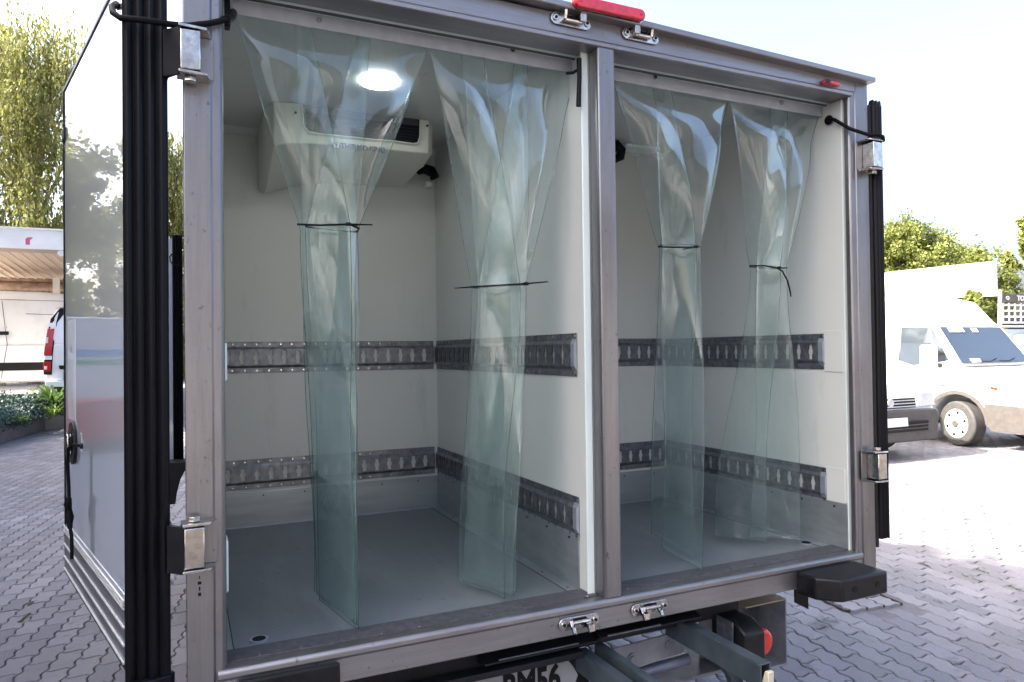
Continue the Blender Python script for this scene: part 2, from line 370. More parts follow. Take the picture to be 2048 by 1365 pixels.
for r_ in range(-160, 190):
    for c_ in range(-110, 110):
        P = P0 + E1 * ((c_ + .5 * (r_ % 2)) * PL) + E2 * (r_ * PW)
        if not (-9 < P.x < 15 and -3.5 < P.y < 19): continue
        d = (P - CAM_POS).length
        a = math.degrees(math.atan2(P.x - CAM_POS.x, P.y - CAM_POS.y))
        if d > 13 and not (-20 < a < 65): continue
        if P.y < -1 and d > 4: continue
        if abs((P - man_c).dot(E1)) < .27 and abs((P - man_c).dot(E2)) < .24: continue
        q = proj(P); vis = False
        if q and -10 < q[0] < 2058 and q[1] < 1378: vis = (q[0] < 130) or (q[0] < 262 and q[1] > 1065 + (q[0] - 130) * 1.75) or (330 < q[0] < 385 and q[1] > 930) or (q[0] > 1560 and q[1] > 1180) or (q[0] > 1768 and q[1] > 900)
        (near if vis else field).append((d, P))
near.sort(key=lambda t_: t_[0]); field += near[300:]; near = near[:300]
def paver_pose(P):
    return (R(random.gauss(0, .35)), R(random.gauss(0, .35)), random.gauss(0, .0009), R(random.gauss(0, .35)))
ground_paving = tag(bpy.data.objects.new('paving', None), kind='structure'); COL.objects.link(ground_paving)
pme = bpy.data.meshes.new('paver'); pme.from_pydata([tuple(v) for v in PV], [], PF); pme.materials.append(M['paver'])
ang = math.atan2(E1.y, E1.x)
for d, P in near:
    o = bpy.data.objects.new('paver', pme); COL.objects.link(o); o.parent = ground_paving
    ax_, ay_, dz_, az_ = paver_pose(P); o.location = (P.x, P.y, dz_); o.rotation_euler = (ax_, ay_, math.pi + ang + az_ if False else ang + az_)
    o.scale = (1, -1, 1) if False else (1, 1, 1)
nF = len(field); V0 = PV.copy(); allv = np.empty((nF, len(PV), 3)); ca, sa = math.cos(ang), math.sin(ang)
for i, (d, P) in enumerate(field):
    ax_, ay_, dz_, az_ = paver_pose(P); v = V0
    c_, s_ = math.cos(ang + az_), math.sin(ang + az_)
    x = v[:, 0] * c_ - v[:, 1] * s_; y = v[:, 0] * s_ + v[:, 1] * c_
    allv[i, :, 0] = x + P.x; allv[i, :, 1] = y + P.y; allv[i, :, 2] = v[:, 2] + dz_ + x * ay_ + y * ax_
def mesh_from(name, verts, faces_per, nv):
    """many copies of one face list"""
    n = len(verts) // nv; fl = []; tot = []
    for f in faces_per: tot.append(len(f)); fl += list(f)
    li = (np.array(fl)[None, :] + (np.arange(n) * nv)[:, None]).ravel(); lt = np.tile(np.array(tot), n)
    me = bpy.data.meshes.new(name); me.vertices.add(len(verts)); me.vertices.foreach_set('co', verts.astype(np.float32).ravel())
    me.loops.add(len(li)); me.loops.foreach_set('vertex_index', li.astype(np.int32))
    me.polygons.add(len(lt)); ls = np.concatenate([[0], np.cumsum(lt)[:-1]]); me.polygons.foreach_set('loop_start', ls.astype(np.int32))
    me.update(calc_edges=True); me.validate(); return me
fm = mesh_from('pavers', allv.reshape(-1, 3), PF, len(PV))
att = fm.attributes.new('tone', 'FLOAT', 'FACE'); att.data.foreach_set('value', np.repeat(np.random.rand(nF), len(PF)).astype(np.float32))
fm.materials.append(M['paver_a']); fo = bpy.data.objects.new('paver_field', fm); COL.objects.link(fo); fo.parent = ground_paving; fo['kind'] = 'stuff'

# manhole cover filled with pavers
mh = thing('manhole_cover', 'square steel framed inspection cover filled with pavers, behind the bumper block', 'manhole cover', tuple(man_c))
def rot_box(mb, c, hx, hy, z0, z1):
    vs = []
    for z in (z0, z1):
        for a, b in ((-hx, -hy), (hx, -hy), (hx, hy), (-hx, hy)):
            q = c + E1 * a + E2 * b; vs.append((q.x, q.y, z))
    mb.add(vs, [(0, 1, 2, 3), (7, 6, 5, 4), (0, 4, 5, 1), (1, 5, 6, 2), (2, 6, 7, 3), (3, 7, 4, 0)])
mb = MB()
for a, b, hx, hy in ((.21, 0, .004, .2), (-.21, 0, .004, .2), (0, .2, .214, .004), (0, -.2, .214, .004)): rot_box(mb, man_c + E1 * a + E2 * b, hx, hy, -.02, .013)
part(mb, 'frame', simple('dark_iron', (.05, .045, .045), .7, .3, (.10, .08, .07), 30, bmp=.4), mh)
mb = MB(); rot_box(mb, man_c, .40, .31, -.02, -.0035); part(mb, 'mortar_collar', simple('pale_mortar', (.15, .14, .145), .9, 0, (.11, .10, .10), 12, bmp=.5, bd=.006), mh)
mb = MB(); rot_box(mb, man_c, .2, .19, -.02, .004); part(mb, 'bed', M['joint'], mh)
for i in range(-1, 2):
    for j in (-1, 0, 1):
        o = bpy.data.objects.new('paver', pme); COL.objects.link(o); o.parent = mh
        q = E1 * (i * .155 + .0) + E2 * (j * .122); o.location = (q.x, q.y, .014); o.rotation_euler = (0, 0, ang); o.scale = (.62, 1, 1)
# grass tufts in the joints
tufts = []
def tuft(name, c, n, spread, h, label):
    mb = MB()
    for i in range(n):
        a = random.uniform(-spread, spread); q = Vector(c) + E1 * a + E2 * random.gauss(0, .006); t_ = random.uniform(0, 6.28); hh = h * random.uniform(.4, 1); l = Vector((math.cos(t_), math.sin(t_), 0))
        wv = Vector((-l.y, l.x, 0)) * .0018
        mb.add([q - wv, q + wv, q + wv * .6 + l * hh * .5 + Vector((0, 0, hh * .7)), q + l * hh + Vector((0, 0, hh * .9))], [(0, 1, 2), (0, 2, 3)])
    o = mb.build(name, M['moss']); tag(o, label, 'grass', 'grass tufts in the paving joints')
    return o
tg = []
for (px, py, n, sp, lab) in [(1850, 1131, 70, .05, 'short grass tuft in a paving joint right of the black bumper block'),
                             (1962, 1143, 70, .06, 'grass tuft in a paving joint at the edge of the sunlit paving'),
                             (1945, 1158, 60, .08, 'low grass along a paving joint in front of the sunlit paving'),
                             (2030, 1178, 70, .06, 'grass tuft in a paving joint at the right edge of the photo'),
                             (1875, 1205, 30, .03, 'tiny grass tuft in a paving joint right of the inspection cover'),
                             (50, 1237, 120, .07, 'mossy green tuft in a paving joint in front of the open door'),
                             (62, 1208, 60, .04, 'small moss patch in a paving joint by the open door')]:
    c = at(px, py, 'z', 0); tuft('grass_tuft', c, n, sp, .012, lab)

# ------------------------------------------------------------------ the refrigerated truck body
TX = (1.05, 0.7, 0.0)
truck = thing('refrigerated_truck', 'refrigerated box truck with open rear doors and two compartments, seen from behind', 'truck', TX)
ZS, ZSB, ZF, ZH, ZR, ZC = .866, .786, .862, 2.379, 2.452, 2.443
XL, XR = 0.0, 2.1
XI0, XI1 = .080, 2.016
PC0, PC1 = 1.0367, 1.0935
YL, YR = 1.338, 1.011        # front walls of the left and right compartments
XP0, XP1 = 1.018, 1.075      # partition
XW = 2.025
# frame posts with a stepped profile
def post_profile(x0, x1, inner):
    s = 1 if inner > 0 else -1
    a, b = (x0, x1) if s > 0 else (x1, x0)
    # a = outer edge, b = inner edge
    return [(a, -.004), (b - s * .026, -.004), (b - s * .024, 0.), (b - s * .008, 0.), (b, .008), (b, .075), (a, .075)]
mb = MB(); mb.prism(post_profile(XL, XI0, 1), 'z', .60, ZR); part(mb, 'rear_post', M['post_steel'], truck, bevel=.003)
mb = MB(); mb.prism([(XR, -.004), (XI1 + .026, -.004), (XI1 + .024, 0.), (XI1 + .006, 0.), (XI1, .006), (XI1, .022), (XI1 + .008, .024), (XI1 + .008, .075), (XR, .075)], 'z', ZSB, ZR); part(mb, 'rear_post', M['post_steel'], truck, bevel=.003)
mb = MB().prism([(PC0, .002), (PC0 + .004, -.003), (PC1 - .004, -.003), (PC1, .002), (PC1, .045), (PC0, .045)], 'z', ZS - .001, ZH + .002)
part(mb, 'centre_post', M['post_steel'], truck, bevel=.003)
# sill: face, rounded nose, tread
mb = MB().prism([(-.002, ZSB), (-.002, ZS - .022), (-.008, ZS - .020), (-.008, ZS - .006), (-.002, ZS), (.092, ZS), (.092, ZSB)], 'x', XI0 - .02, XI1 + .02)
sill = part(mb, 'sill', M['bar_steel'], truck, bevel=.003)
mb = MB().box(XI0 + .002, PC0 - .006, .03, .095, ZS, ZS + .0035).box(PC1 + .006, XI1 - .002, .03, .095, ZS, ZS + .0035)
part(mb, 'tread_strip', simple('dark_tread', (.07, .072, .08), .5, .3, (.11, .11, .12), 60, bmp=.4), sill)
mb = MB()
for i in range(int(.93 / .0022)):
    for k in range(2):
        mb.box(0, 0, 0, 0, 0, 0) if False else None
mb = MB()
random.seed(11)
for x0, x1 in ((XI0 + .03, XP0), (XP1 + .05, XI1)):
    x = x0
    while x < x1:
        w_ = random.uniform(.002, .006); y = .102 + random.gauss(0, .0018); mb.box(x, x + w_, y, y + random.uniform(.002, .006), ZF, ZF + .0015); x += w_ + random.uniform(.001, .004)
o = part(mb, 'caulk_line', M['caulk'], truck, kind='stuff')
# header face, lower lip, roof cap sloping with the box
def hz(x): return 0.0
mb = MB().prism([(-.002, ZH + .018), (-.002, ZR), (.075, ZR), (.075, ZH + .018)], 'x', XL + .0, XR - .0)
hd = part(mb, 'header', M['bar_steel'], truck, bevel=.002)
mb = MB().prism([(.0, ZH), (-.006, ZH + .004), (-.006, ZH + .014), (-.0025, ZH + .018), (.074, ZH + .018), (.074, ZH)], 'x', XI0 - .01, XI1 + .01)
part(mb, 'lower_lip', M['bar_steel'], hd, bevel=.0015)
mb = MB(); n = 4
zc = [2.477, 2.435]
mb.add([(-.02, -.035, 2.472), (2.105, -.035, 2.428), (2.105, -.035, 2.445), (-.02, -.035, 2.492), (-.02, .10, 2.472), (2.105, .10, 2.428), (2.105, .10, 2.450), (-.02, .10, 2.497)],
       [(0, 1, 2, 3), (5, 4, 7, 6), (3, 2, 6, 7), (1, 0, 4, 5), (0, 3, 7, 4), (2, 1, 5, 6)])
part(mb, 'roof_cap', M['bar_steel'], truck, bevel=.004)
# body shell
YB = 4.1
part(MB().box(XL, XR, .11, YB, 2.458, 2.476), 'roof', M['van_white'], truck)
part(MB().box(XL + .002, .05, .078, YB, ZSB, 2.455), 'side_wall', M['gloss_white'], truck)
part(MB().box(XW + .001, XR - .002, .078, YB, ZSB, 2.455), 'side_wall', M['gloss_white'], truck)
part(MB().box(XL + .002, XR - .002, YB - .05, YB, ZSB, 2.455), 'front_wall', M['gloss_white'], truck)
# inside
part(MB().box(.05, XW, .078, YB - .06, ZF - .04, ZF), 'floor', M['floor'], truck)
part(MB().box(.05, XW, .075, YB - .06, ZC, ZC + .01), 'ceiling', M['white_grp'], truck)
part(MB().box(.05, .062, .08, YL, ZF, ZC), 'left_lining', M['white_grp'], truck)
part(MB().box(.062, XP0, YL, YL + .04, ZF, ZC), 'bulkhead', M['white_grp'], truck)
part(MB().box(XP1, XW, YR, YR + .04, ZF, ZC), 'bulkhead', M['white_grp'], truck)
part(MB().box(XP0, XP1, .052, YL, ZF, ZC), 'partition', M['white_grp'], truck)
part(MB().box(XW - .012, XW - .001, .026, YR, ZF, ZH - .001).box(XW - .012, XW, .08, YR, ZH + .0, ZC), 'right_lining', M['white_grp'], truck)
part(MB().box(XP0 - .006, PC0 - .002, .046, .0515, ZF + .004, ZC - .03), 'partition_edge', M['white_edge'], truck, bevel=.002)
part(MB().box(XW - .0145, XW - .0125, .026, .030, ZF + .004, ZH - .002), 'edge_trim', M['white_edge'], truck)
# ceiling covings
for x0, x1, y in ((.062, XP0, YL), (XP1, XW, YR)):
    part(MB().prism([(y, ZC), (y, ZC - .025), (y - .004, ZC - .025), (y - .025, ZC - .004), (y - .025, ZC)], 'x', x0, x1), 'coving', M['white_grp'], truck)
# soffits and curtain rails in both openings
YB1 = .108
for x0, x1 in ((XI0 - .01, XP0), (XP1, XW - .012)):
    so_ = part(MB().prism([(.0755, ZH + .02), (.0755, ZH + .004), (YB1, ZH - .002), (YB1, ZC - .002), (.0755, ZC - .002)], 'x', x0, x1), 'soffit', M['white_edge'], truck)
    part(MB().box(x0, x1, .088, .093, ZH - .004, ZH + .001), 'soffit_groove', M['caulk'], so_)
for x0, x1, bolts in ((.105, XP0 - .002, ((638, 41), (1025, 101))), (XP1 + .02, XW - .014, ((1310, 155), (1563, 206)))):
    rl = part(MB().box(x0, x1, YB1 - .004, YB1 + .004, ZC - .100, ZC - .057), 'curtain_rail', M['galv_light'], truck, bevel=.001)
    part(MB().box(x0, x1, YB1 - .0055, YB1 - .004, ZC - .060, ZC - .057), 'rail_lip', M['bright_steel'], rl)
    for px, py in bolts:
        P = at(px, py, 'y', YB1 - .006); b = part(MB().cyl(P, 'y', .0065, .006, 14), 'bolt', M['bright_steel'], rl)
        part(MB().cyl(P + Vector((0, -.004, 0)), 'y', .003, .003, 8), 'nut', M['dark_steel'], b) if False else None
# sill screws and floor screws
def screws(pts, parent, r=.0035, ax='z', h=.003, name='screw', mat='bright_steel'):
    mb = MB()
    for P in pts: mb.cyl(P, ax, r, h, 8)
    return part(mb, name, M[mat], parent, kind='stuff')
pts = []
for px, py in [(520, 1309), (602, 1295), (683, 1280), (763, 1267), (838, 1253), (912, 1240), (981, 1228), (1049, 1215), (1114, 1203), (1174, 1194), (1254, 1178), (1308, 1168), (1362, 1158), (1413, 1147), (1462, 1138), (1510, 1128), (1556, 1119), (1600, 1111), (1640, 1102)]:
    P = at(px, py, 'z', ZS + .004); pts.append(P)
screws(pts, sill, .004)
# drains
for px, py in ((518, 1280), (1612, 1087)):
    P = at(px, py, 'z', ZF)
    d_ = part(MB().cyl((P.x, P.y, ZF + .001), 'z', .022, .004, 28), 'drain', M['galv_light'], truck)
    part(MB().cyl((P.x, P.y, ZF + .0034), 'z', .0155, .0012, 24), 'drain_hole', M['dark_void'], d_)

# ---- kick plates
def kick(name, quad_fn, L, z0, z1, screws_top=True):
    pass
KT = ZF + .135
def plate_y(x0, x1, y, parent=truck):     # on a front wall
    p_ = part(MB().prism([(y, ZF), (y - .004, ZF + .001), (y - .004, KT), (y - .0015, KT + .003), (y, KT + .003)], 'x', x0, x1), 'kick_plate', M['kick'], parent, bevel=.0006)
    part(MB().box(x0, x1, y - .012, y - .004, ZF, ZF + .004), 'foot_bead', M['galv_light'], p_)
    screws([Vector((x0 + .06 + i * .16, y - .005, KT - .014)) for i in range(int((x1 - x0) / .16) + 1) if x0 + .06 + i * .16 < x1 - .02], p_, .0032, 'y', mat='dark_steel')
    return p_
plate_y(.064, XP0 - .001, YL)
plate_y(XP1 + .001, XW - .013, YR)
def plate_x(x, s, y0, y1, parent=truck):  # on a side wall, s = direction into the bay
    p_ = part(MB().prism([(x, ZF), (x + s * .004, ZF + .001), (x + s * .004, KT + .02), (x, KT + .024)], 'y', y0, y1), 'kick_plate', M['kick'], parent, bevel=.0006)
    fl = part(MB().box(min(x + s * .004, x + s * .036), max(x + s * .004, x + s * .036), y0, y1, ZF, ZF + .0025), 'floor_flange', M['kick'], p_, bevel=.0006)
    screws([Vector((x + s * .006, y0 + .05 + i * .14, KT + .006)) for i in range(int((y1 - y0) / .14)) ], p_, .0032, 'x', mat='dark_steel')
    screws([Vector((x + s * .024, y0 + .03 + i * .16, ZF + .004)) for i in range(int((y1 - y0) / .16)) ], fl, .0032, 'z')
    part(MB().box(min(x + s * .036, x + s * .039), max(x + s * .036, x + s * .039), y0, y1, ZF, ZF + .0012), 'seal_line', M['caulk'], p_)
plate_x(XP0, -1, .100, YL - .014)
plate_x(XW - .012, -1, .032, YR - .014)
plate_x(.062, 1, .04, YL - .014)

# ---- load securing rails (galvanised, slotted)
def slot_rail(P0_, ex, L, z0, z1, nrm, pitch, cap=False, phase=0.0, style=0):
    """P0_ start on the wall, ex direction along it, nrm into the bay. hat section with real slots"""
    ex = Vector(ex); nrm = Vector(nrm); P0_ = Vector(P0_); H = z1 - z0; D = .010
    def W(u, h, d): q = P0_ + ex * u + nrm * d; return (q.x, q.y, z0 + h)
    mb = MB()
    def quad(pts): mb.add([W(*p) for p in pts], [tuple(range(len(pts)))])
    fl = .020; ch = .010; hb, ht = fl + ch, H - fl - ch
    s0, s1 = hb + .005, ht - .005
    T = .003
    # flanges and chamfers (as thin solids)
    def band(h0, d0, h1, d1):
        quad([(0, h0, d0), (L, h0, d0), (L, h1, d1), (0, h1, d1)])
    band(0, T, fl, T); band(fl, T, hb, D); band(hb, D, s0, D); band(s1, D, ht, D); band(ht, D, H - fl, T); band(H - fl, T, H, T)
    band(0, 0, 0, T); band(H, T, H, 0)
    quad([(L, 0, 0), (L, fl, T), (L, hb, D), (L, ht, D), (L, H - fl, T), (L, H, 0)][::1])
    quad([(0, 0, 0), (0, fl, T), (0, hb, D), (0, ht, D), (0, H - fl, T), (0, H, 0)][::-1])
    base = None
    r_ = part(mb, 'securing_rail', M['galv'], truck)
    rung = MB(); sh = s1 - s0; n = int((L - .01) / pitch); ws = pitch * .28
    def rp(u0, u1):
        m_ = (s0 + s1) / 2; k = pitch * .06
        left = [(u0, s0), (u0, s0 + sh * .30), (u0 - k * (1 if style == 0 else -1), m_ - sh * .10), (u0 - k * (1 if style == 0 else -1), m_ + sh * .10), (u0, s1 - sh * .30), (u0, s1)]
        right = [(u1, s1), (u1, s1 - sh * .30), (u1 + k, m_ + sh * .10), (u1 + k, m_ - sh * .10), (u1, s0 + sh * .30), (u1, s0)]
        lf = [(u0 + (k if i in (2, 3) else 0) * -0 + 0, h) for i, (u, h) in enumerate(left)]
        out = []
        for i, (u, h) in enumerate(left): out.append((u0 + (k if i in (2, 3) else 0), h))
        for i, (u, h) in enumerate(right): out.append((u1 - (k if i in (2, 3) else 0), h))
        f_ = [W(u, h, D - .001) for u, h in out]; b_ = [W(u, h, D - .005) for u, h in out]; N = len(out)
        rung.add(f_ + b_, [tuple(range(N))[::-1], tuple(range(N, 2 * N))] + [(i, (i + 1) % N, N + (i + 1) % N, N + i) for i in range(N)])
    u = phase
    edges = [0.0]
    while u + ws < L - .008:
        if u > .004: edges += [u, u + ws]
        u += pitch
    edges.append(L)
    for i in range(0, len(edges), 2):
        if edges[i + 1] - edges[i] > .002: rp(edges[i], edges[i + 1])
    nr_ = len(rung.v) // 24
    for i in range(nr_ - 1):     # the rungs belong to one pressed sheet
        o_ = i * 24
        for a_, b_, dh in ((11, 24, -.004), (6, 29, .004)):
            pa, pb = rung.v[o_ + a_], rung.v[o_ + b_]; n0 = len(rung.v); rung.v += [(pb[0], pb[1], pb[2] + dh), (pa[0], pa[1], pa[2] + dh)]; rung.f.append((o_ + a_, o_ + b_, n0, n0 + 1))
    part(rung, 'slotted_web', M['galv'], r_)
    pts = []
    for i in range(int(L / .045)):
        for h in (fl * .5, H - fl * .5):
            q = W(.02 + i * .045 + random.gauss(0, .002), h, T + .001); pts.append(Vector(q))
    screws(pts, r_, .0034, nrm, .003, 'rivet', 'bright_steel')
    if cap:
        m2 = MB(); e = .022
        m2.add([W(L - e, fl * .8, T), W(L - e + .004, hb, D + .002), W(L - e + .004, ht, D + .002), W(L - e, H - fl * .8, T), W(L + .002, fl * .8, T), W(L + .002, hb, D + .002), W(L + .002, ht, D + .002), W(L + .002, H - fl * .8, T)],
               [(0, 1, 5, 4), (1, 2, 6, 5), (2, 3, 7, 6), (4, 5, 6, 7), (0, 3, 2, 1)])
        c_ = part(m2, 'end_cap', M['galv_light'], r_)
        screws([Vector(W(L - .008, fl * .5, T + .001)), Vector(W(L - .008, H - fl * .5, T + .001))], c_, .0055, nrm, .005)
    return r_
U0, U1 = 1.470, 1.594     # upper rail
B0, B1 = 1.010, 1.128     # lower rail
slot_rail((.064, YL, 0), (1, 0, 0), XP0 - .064 - .016, U0, U1, (0, -1, 0), .0535, phase=.03)
slot_rail((.064, YL, 0), (1, 0, 0), XP0 - .064 - .016, B0, B1, (0, -1, 0), .0535, phase=.03)
slot_rail((XP0, YL - .002, 0), (0, -1, 0), YL - .10, U0, U1, (-1, 0, 0), .0535, cap=True, phase=.03)
slot_rail((XP0, YL - .002, 0), (0, -1, 0), YL - .10, B0 - .004, B1 - .002, (-1, 0, 0), .0535, cap=True, phase=.03)
slot_rail((XP1 + .002, YR, 0), (1, 0, 0), XW - .014 - XP1 - .018, U0, U1, (0, -1, 0), .0535, phase=.03)
slot_rail((XP1 + .002, YR, 0), (1, 0, 0), XW - .014 - XP1 - .018, B0, B1, (0, -1, 0), .0535, phase=.03)
slot_rail((XW - .012, YR - .002, 0), (0, -1, 0), YR - .117, U0 - .002, U1 - .002, (-1, 0, 0), .0535, cap=True, phase=.03)
slot_rail((XW - .012, YR - .002, 0), (0, -1, 0), YR - .117, B0, B1, (-1, 0, 0), .0535, cap=True, phase=.03)
slot_rail((.062, .14, 0), (0, 1, 0), YL - .17, U0, U1, (1, 0, 0), .0535, phase=.03)
slot_rail((.062, .14, 0), (0, 1, 0), YL - .17, B0, B1, (1, 0, 0), .0535, phase=.03)
# white plastic guard blocks at the left jamb and plates on the right wall
for (px, py0, py1) in ((452, 686, 762), (459, 1080, 1185)):
    a = at(px, py0, 'y', .082); b = at(px, py1, 'y', .082)
    part(MB().box(.062, .062 + .026, .078, .14, b.z, a.z), 'guard_block', M['white_edge'], truck, bevel=.004)
for zz0, zz1 in ((U0 - .01, U1 + .008), (B0 - .04, B1 + .006)):
    part(MB().box(XW - .0145, XW - .0125, .040, .118, zz0, zz1), 'wall_patch', M['white_grp'], truck, bevel=.001)

# ---- rear hardware
def keep_plate(x, z, up, flip):
    """stainless lock keep: oval plate, two lugs, bar, two screws"""
    s = 1 if not flip else -1
    pts = [(x + .045 * math.copysign(1, math.cos(a)) + .017 * math.cos(a), z + .017 * math.sin(a)) for a in [2 * math.pi * i / 24 + .01 for i in range(24)]]
    k = part(MB().prism(pts, 'y', -.0085, -.0045), 'lock_keep', M['bright_steel'], truck, bevel=.001)
    for sx in (-1, 1):
        part(MB().cyl((x + sx * .048, -.0105, z), 'y', .0085, .004, 16), 'screw', M['bright_steel'], k, bevel=.001)
        part(MB().cyl((x + sx * .048, -.0132, z), 'y', .0042, .0016, 10), 'socket', M['dark_void'], k)
    zz = z + up * .012
    big, small = (.026, -.026) if s > 0 else (-.026, .026)
    part(MB().prism([(-.008, z - .006), (-.030, z - .006), (-.032, z + up * .022), (-.024, z + up * .026), (-.008, z + .006 * 1)], 'x', x + big - .009, x + big + .009), 'lug', M['bright_steel'], k, bevel=.001)
    part(MB().prism([(-.008, z - .006), (-.024, z - .006), (-.030, z + up * .018), (-.008, z + .008)], 'x', x + small - .004, x + small + .004), 'lug', M['bright_steel'], k, bevel=.001)
    part(MB().cyl((x, -.016, z - up * .004), 'x', .006, .050, 12), 'bar', M['bright_steel'], k)
    part(MB().box(x - .02, x + .02, -.0105, -.0095, z + .002, z + .012), 'slot', M['dark_void'], k)
keep_plate(.952, 2.434, 1, False); keep_plate(1.178, 2.433, 1, True)
keep_plate(.952, .8205, -1, False); keep_plate(1.180, .8215, -1, True)
# high level red lamp
a = at(1153, 25, 'y', -.05); b = at(1287, 32, 'y', -.05)
def stadium(x0, x1, z0, z1, r, y0, y1, n=10):
    dz = (z1 - z0) / (x1 - x0); pts = []
    for i in range(n + 1): t_ = math.pi / 2 + math.pi * i / n; pts.append((x0 + r + r * math.cos(t_), z0 + r * math.sin(t_)))
    for i in range(n + 1): t_ = -math.pi / 2 + math.pi * i / n; pts.append((x1 - r + r * math.cos(t_), z1 + r * math.sin(t_)))
    return pts
lb = part(MB().prism(stadium(.940, 1.166, 2.470, 2.470, .0165, 0, 0), 'y', -.052, -.036), 'high_level_lamp', M['red_lens'], truck, bevel=.006, seg=4)
part(MB().prism(stadium(.938, 1.168, 2.470, 2.470, .018, 0, 0), 'y', -.0365, -.0345), 'lamp_base', M['bright_steel'], lb)
for x in (.957, 1.149): part(MB().cyl((x, -.0525, 2.470), 'y', .0035, .002, 10), 'lens_screw', M['tail_red'], lb)
ml = part(MB().box(1.885, 1.955, -.022, -.002, 2.397, 2.413), 'marker_lamp', M['red_lens'], truck, bevel=.006, seg=3)
part(MB().box(1.885, 1.905, -.024, -.021, 2.399, 2.411), 'lamp_mount', M['plastic'], ml)

# hinges
def hinge(x, z, s, bolt, zt=.05):
    """stainless block hinge on a rear post; s=-1 left door, 1 right door"""
    k = part(MB().box(min(x, x + s * .040), max(x, x + s * .040), -.052, -.006, z - zt + .008, z + zt - .008), 'hinge', M['bright_steel'], truck, bevel=.003)
    for sz in (-1, 1):
        q = [(x - s * .022, -.005), (x - s * .012, -.050), (x + s * .042, -.056), (x + s * .046, -.04), (x + s * .046, -.005)]
        part(MB().prism(q, 'z', z + sz * (zt - .002) - .003, z + sz * (zt - .002) + .003), 'knuckle_plate', M['bright_steel'], k, bevel=.001)
    part(MB().cyl((x + s * .02, -.03, z + bolt * (zt + .007)), 'z', .013, .010, 6), 'bolt', M['bright_steel'], k, bevel=.001)
    part(MB().box(min(x - s * .026, x - s * .0), max(x - s * .026, x - s * .0), -.0075, -.0045, z - zt * .9, z + zt * .9), 'back_plate', M['post_steel'], k, bevel=.001)
    # strap to the door
    x2 = x + s * .072
    q = [(x + s * .040, -.05), (x2, -.018), (x2 + s * .003, .03), (x2 - s * .006, .03), (x2 - s * .01, -.010), (x + s * .040, -.042)]
    part(MB().prism(q, 'z', z - zt * 1.05, z + zt * .9), 'strap', M['dark_steel'], k)
hinge(.034, 2.183, -1, -1); hinge(.036, 1.146, -1, 1)
hinge(2.066, 2.181, 1, -1); hinge(2.060, 1.150, 1, 1)
# black stencil marks under the lower left hinge
for i, (w_, h_) in enumerate(((.002, .006), (.007, .006), (.003, .008), (.006, .007))):
    part(MB().box(.026 - w_ / 2, .026 + w_ / 2, -.0052, -.0046, 1.072 - i * .012 - h_ / 2, 1.072 - i * .012 + h_ / 2), 'stencil_mark', M['ink'], truck)

# left door, swung right round
TH = R(14.3); DD = Vector((-math.sin(TH), math.cos(TH), 0)); DN = Vector((-math.cos(TH), -math.sin(TH), 0))   # along, out of the visible face
DA = Vector((-.111, 0, 0)); DLn = .865
def dbox(mb, u0, u1, n0, n1, z0, z1):
    vs = []
    for z in (z0, z1):
        for u, n_ in ((u0, n0), (u1, n0), (u1, n1), (u0, n1)):
            q = DA + DD * u + DN * n_; vs.append((q.x, q.y, z))
    return mb.add(vs, [(0, 1, 2, 3), (7, 6, 5, 4), (0, 4, 5, 1), (1, 5, 6, 2), (2, 6, 7, 3), (3, 7, 4, 0)])
DZ0, DZ1 = .912, 2.344
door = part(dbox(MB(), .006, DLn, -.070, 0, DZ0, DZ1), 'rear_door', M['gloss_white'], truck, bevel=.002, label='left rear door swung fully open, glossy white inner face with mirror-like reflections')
kp = part(dbox(MB(), .004, DLn + .001, 0, .0035, DZ0, 1.040), 'kick_plate', M['ribbed_alu'], door)
for z in (1.041, 1.033, 1.025, .987, .950, .914):
    part(dbox(MB(), .004, DLn + .001, .0035, .0065, z - .0019, z + .0019), 'ridge', M['alu_ridge'], door)
# edge frame round the door
part(dbox(MB(), DLn + .001, DLn + .010, -.072, .003, DZ0 - .004, DZ1 + .004), 'edge_profile', M['rubber'], door)
part(dbox(MB(), .0, DLn + .01, -.070, .003, DZ1 + .001, DZ1 + .009), 'top_profile', M['ribbed_alu'], door)
part(dbox(MB(), .0, DLn + .01, -.070, .003, DZ0 - .012, DZ0 - .001), 'bottom_profile', M['dark_steel'], door)
# ribbed rubber seal on the hinge edge
def seal_profile(x0, x1, y0, n):
    pts = []; wd = (x1 - x0) / n
    for i in range(n):
        a_ = x0 + wd * i
        pts += [(a_ + wd * .04, y0 + .004), (a_ + wd * .12, y0 + .001), (a_ + wd * .5, y0 - .004), (a_ + wd * .88, y0 + .001), (a_ + wd * .96, y0 + .004)]
    pts += [(x1, y0 + .03), (x0, y0 + .03)]
    return pts
part(MB().prism(seal_profile(-.115, -.030, -.012, 4), 'z', .875, 2.50), 'door_seal', M['rubber'], door, bevel=.002)
part(MB().prism([(-.115, -.02), (-.100, -.03), (-.06, -.028), (-.030, -.016), (-.022, .0), (-.028, .01), (-.11, .01)], 'z', .845, .882), 'seal_end', M['rubber'], door, bevel=.003)
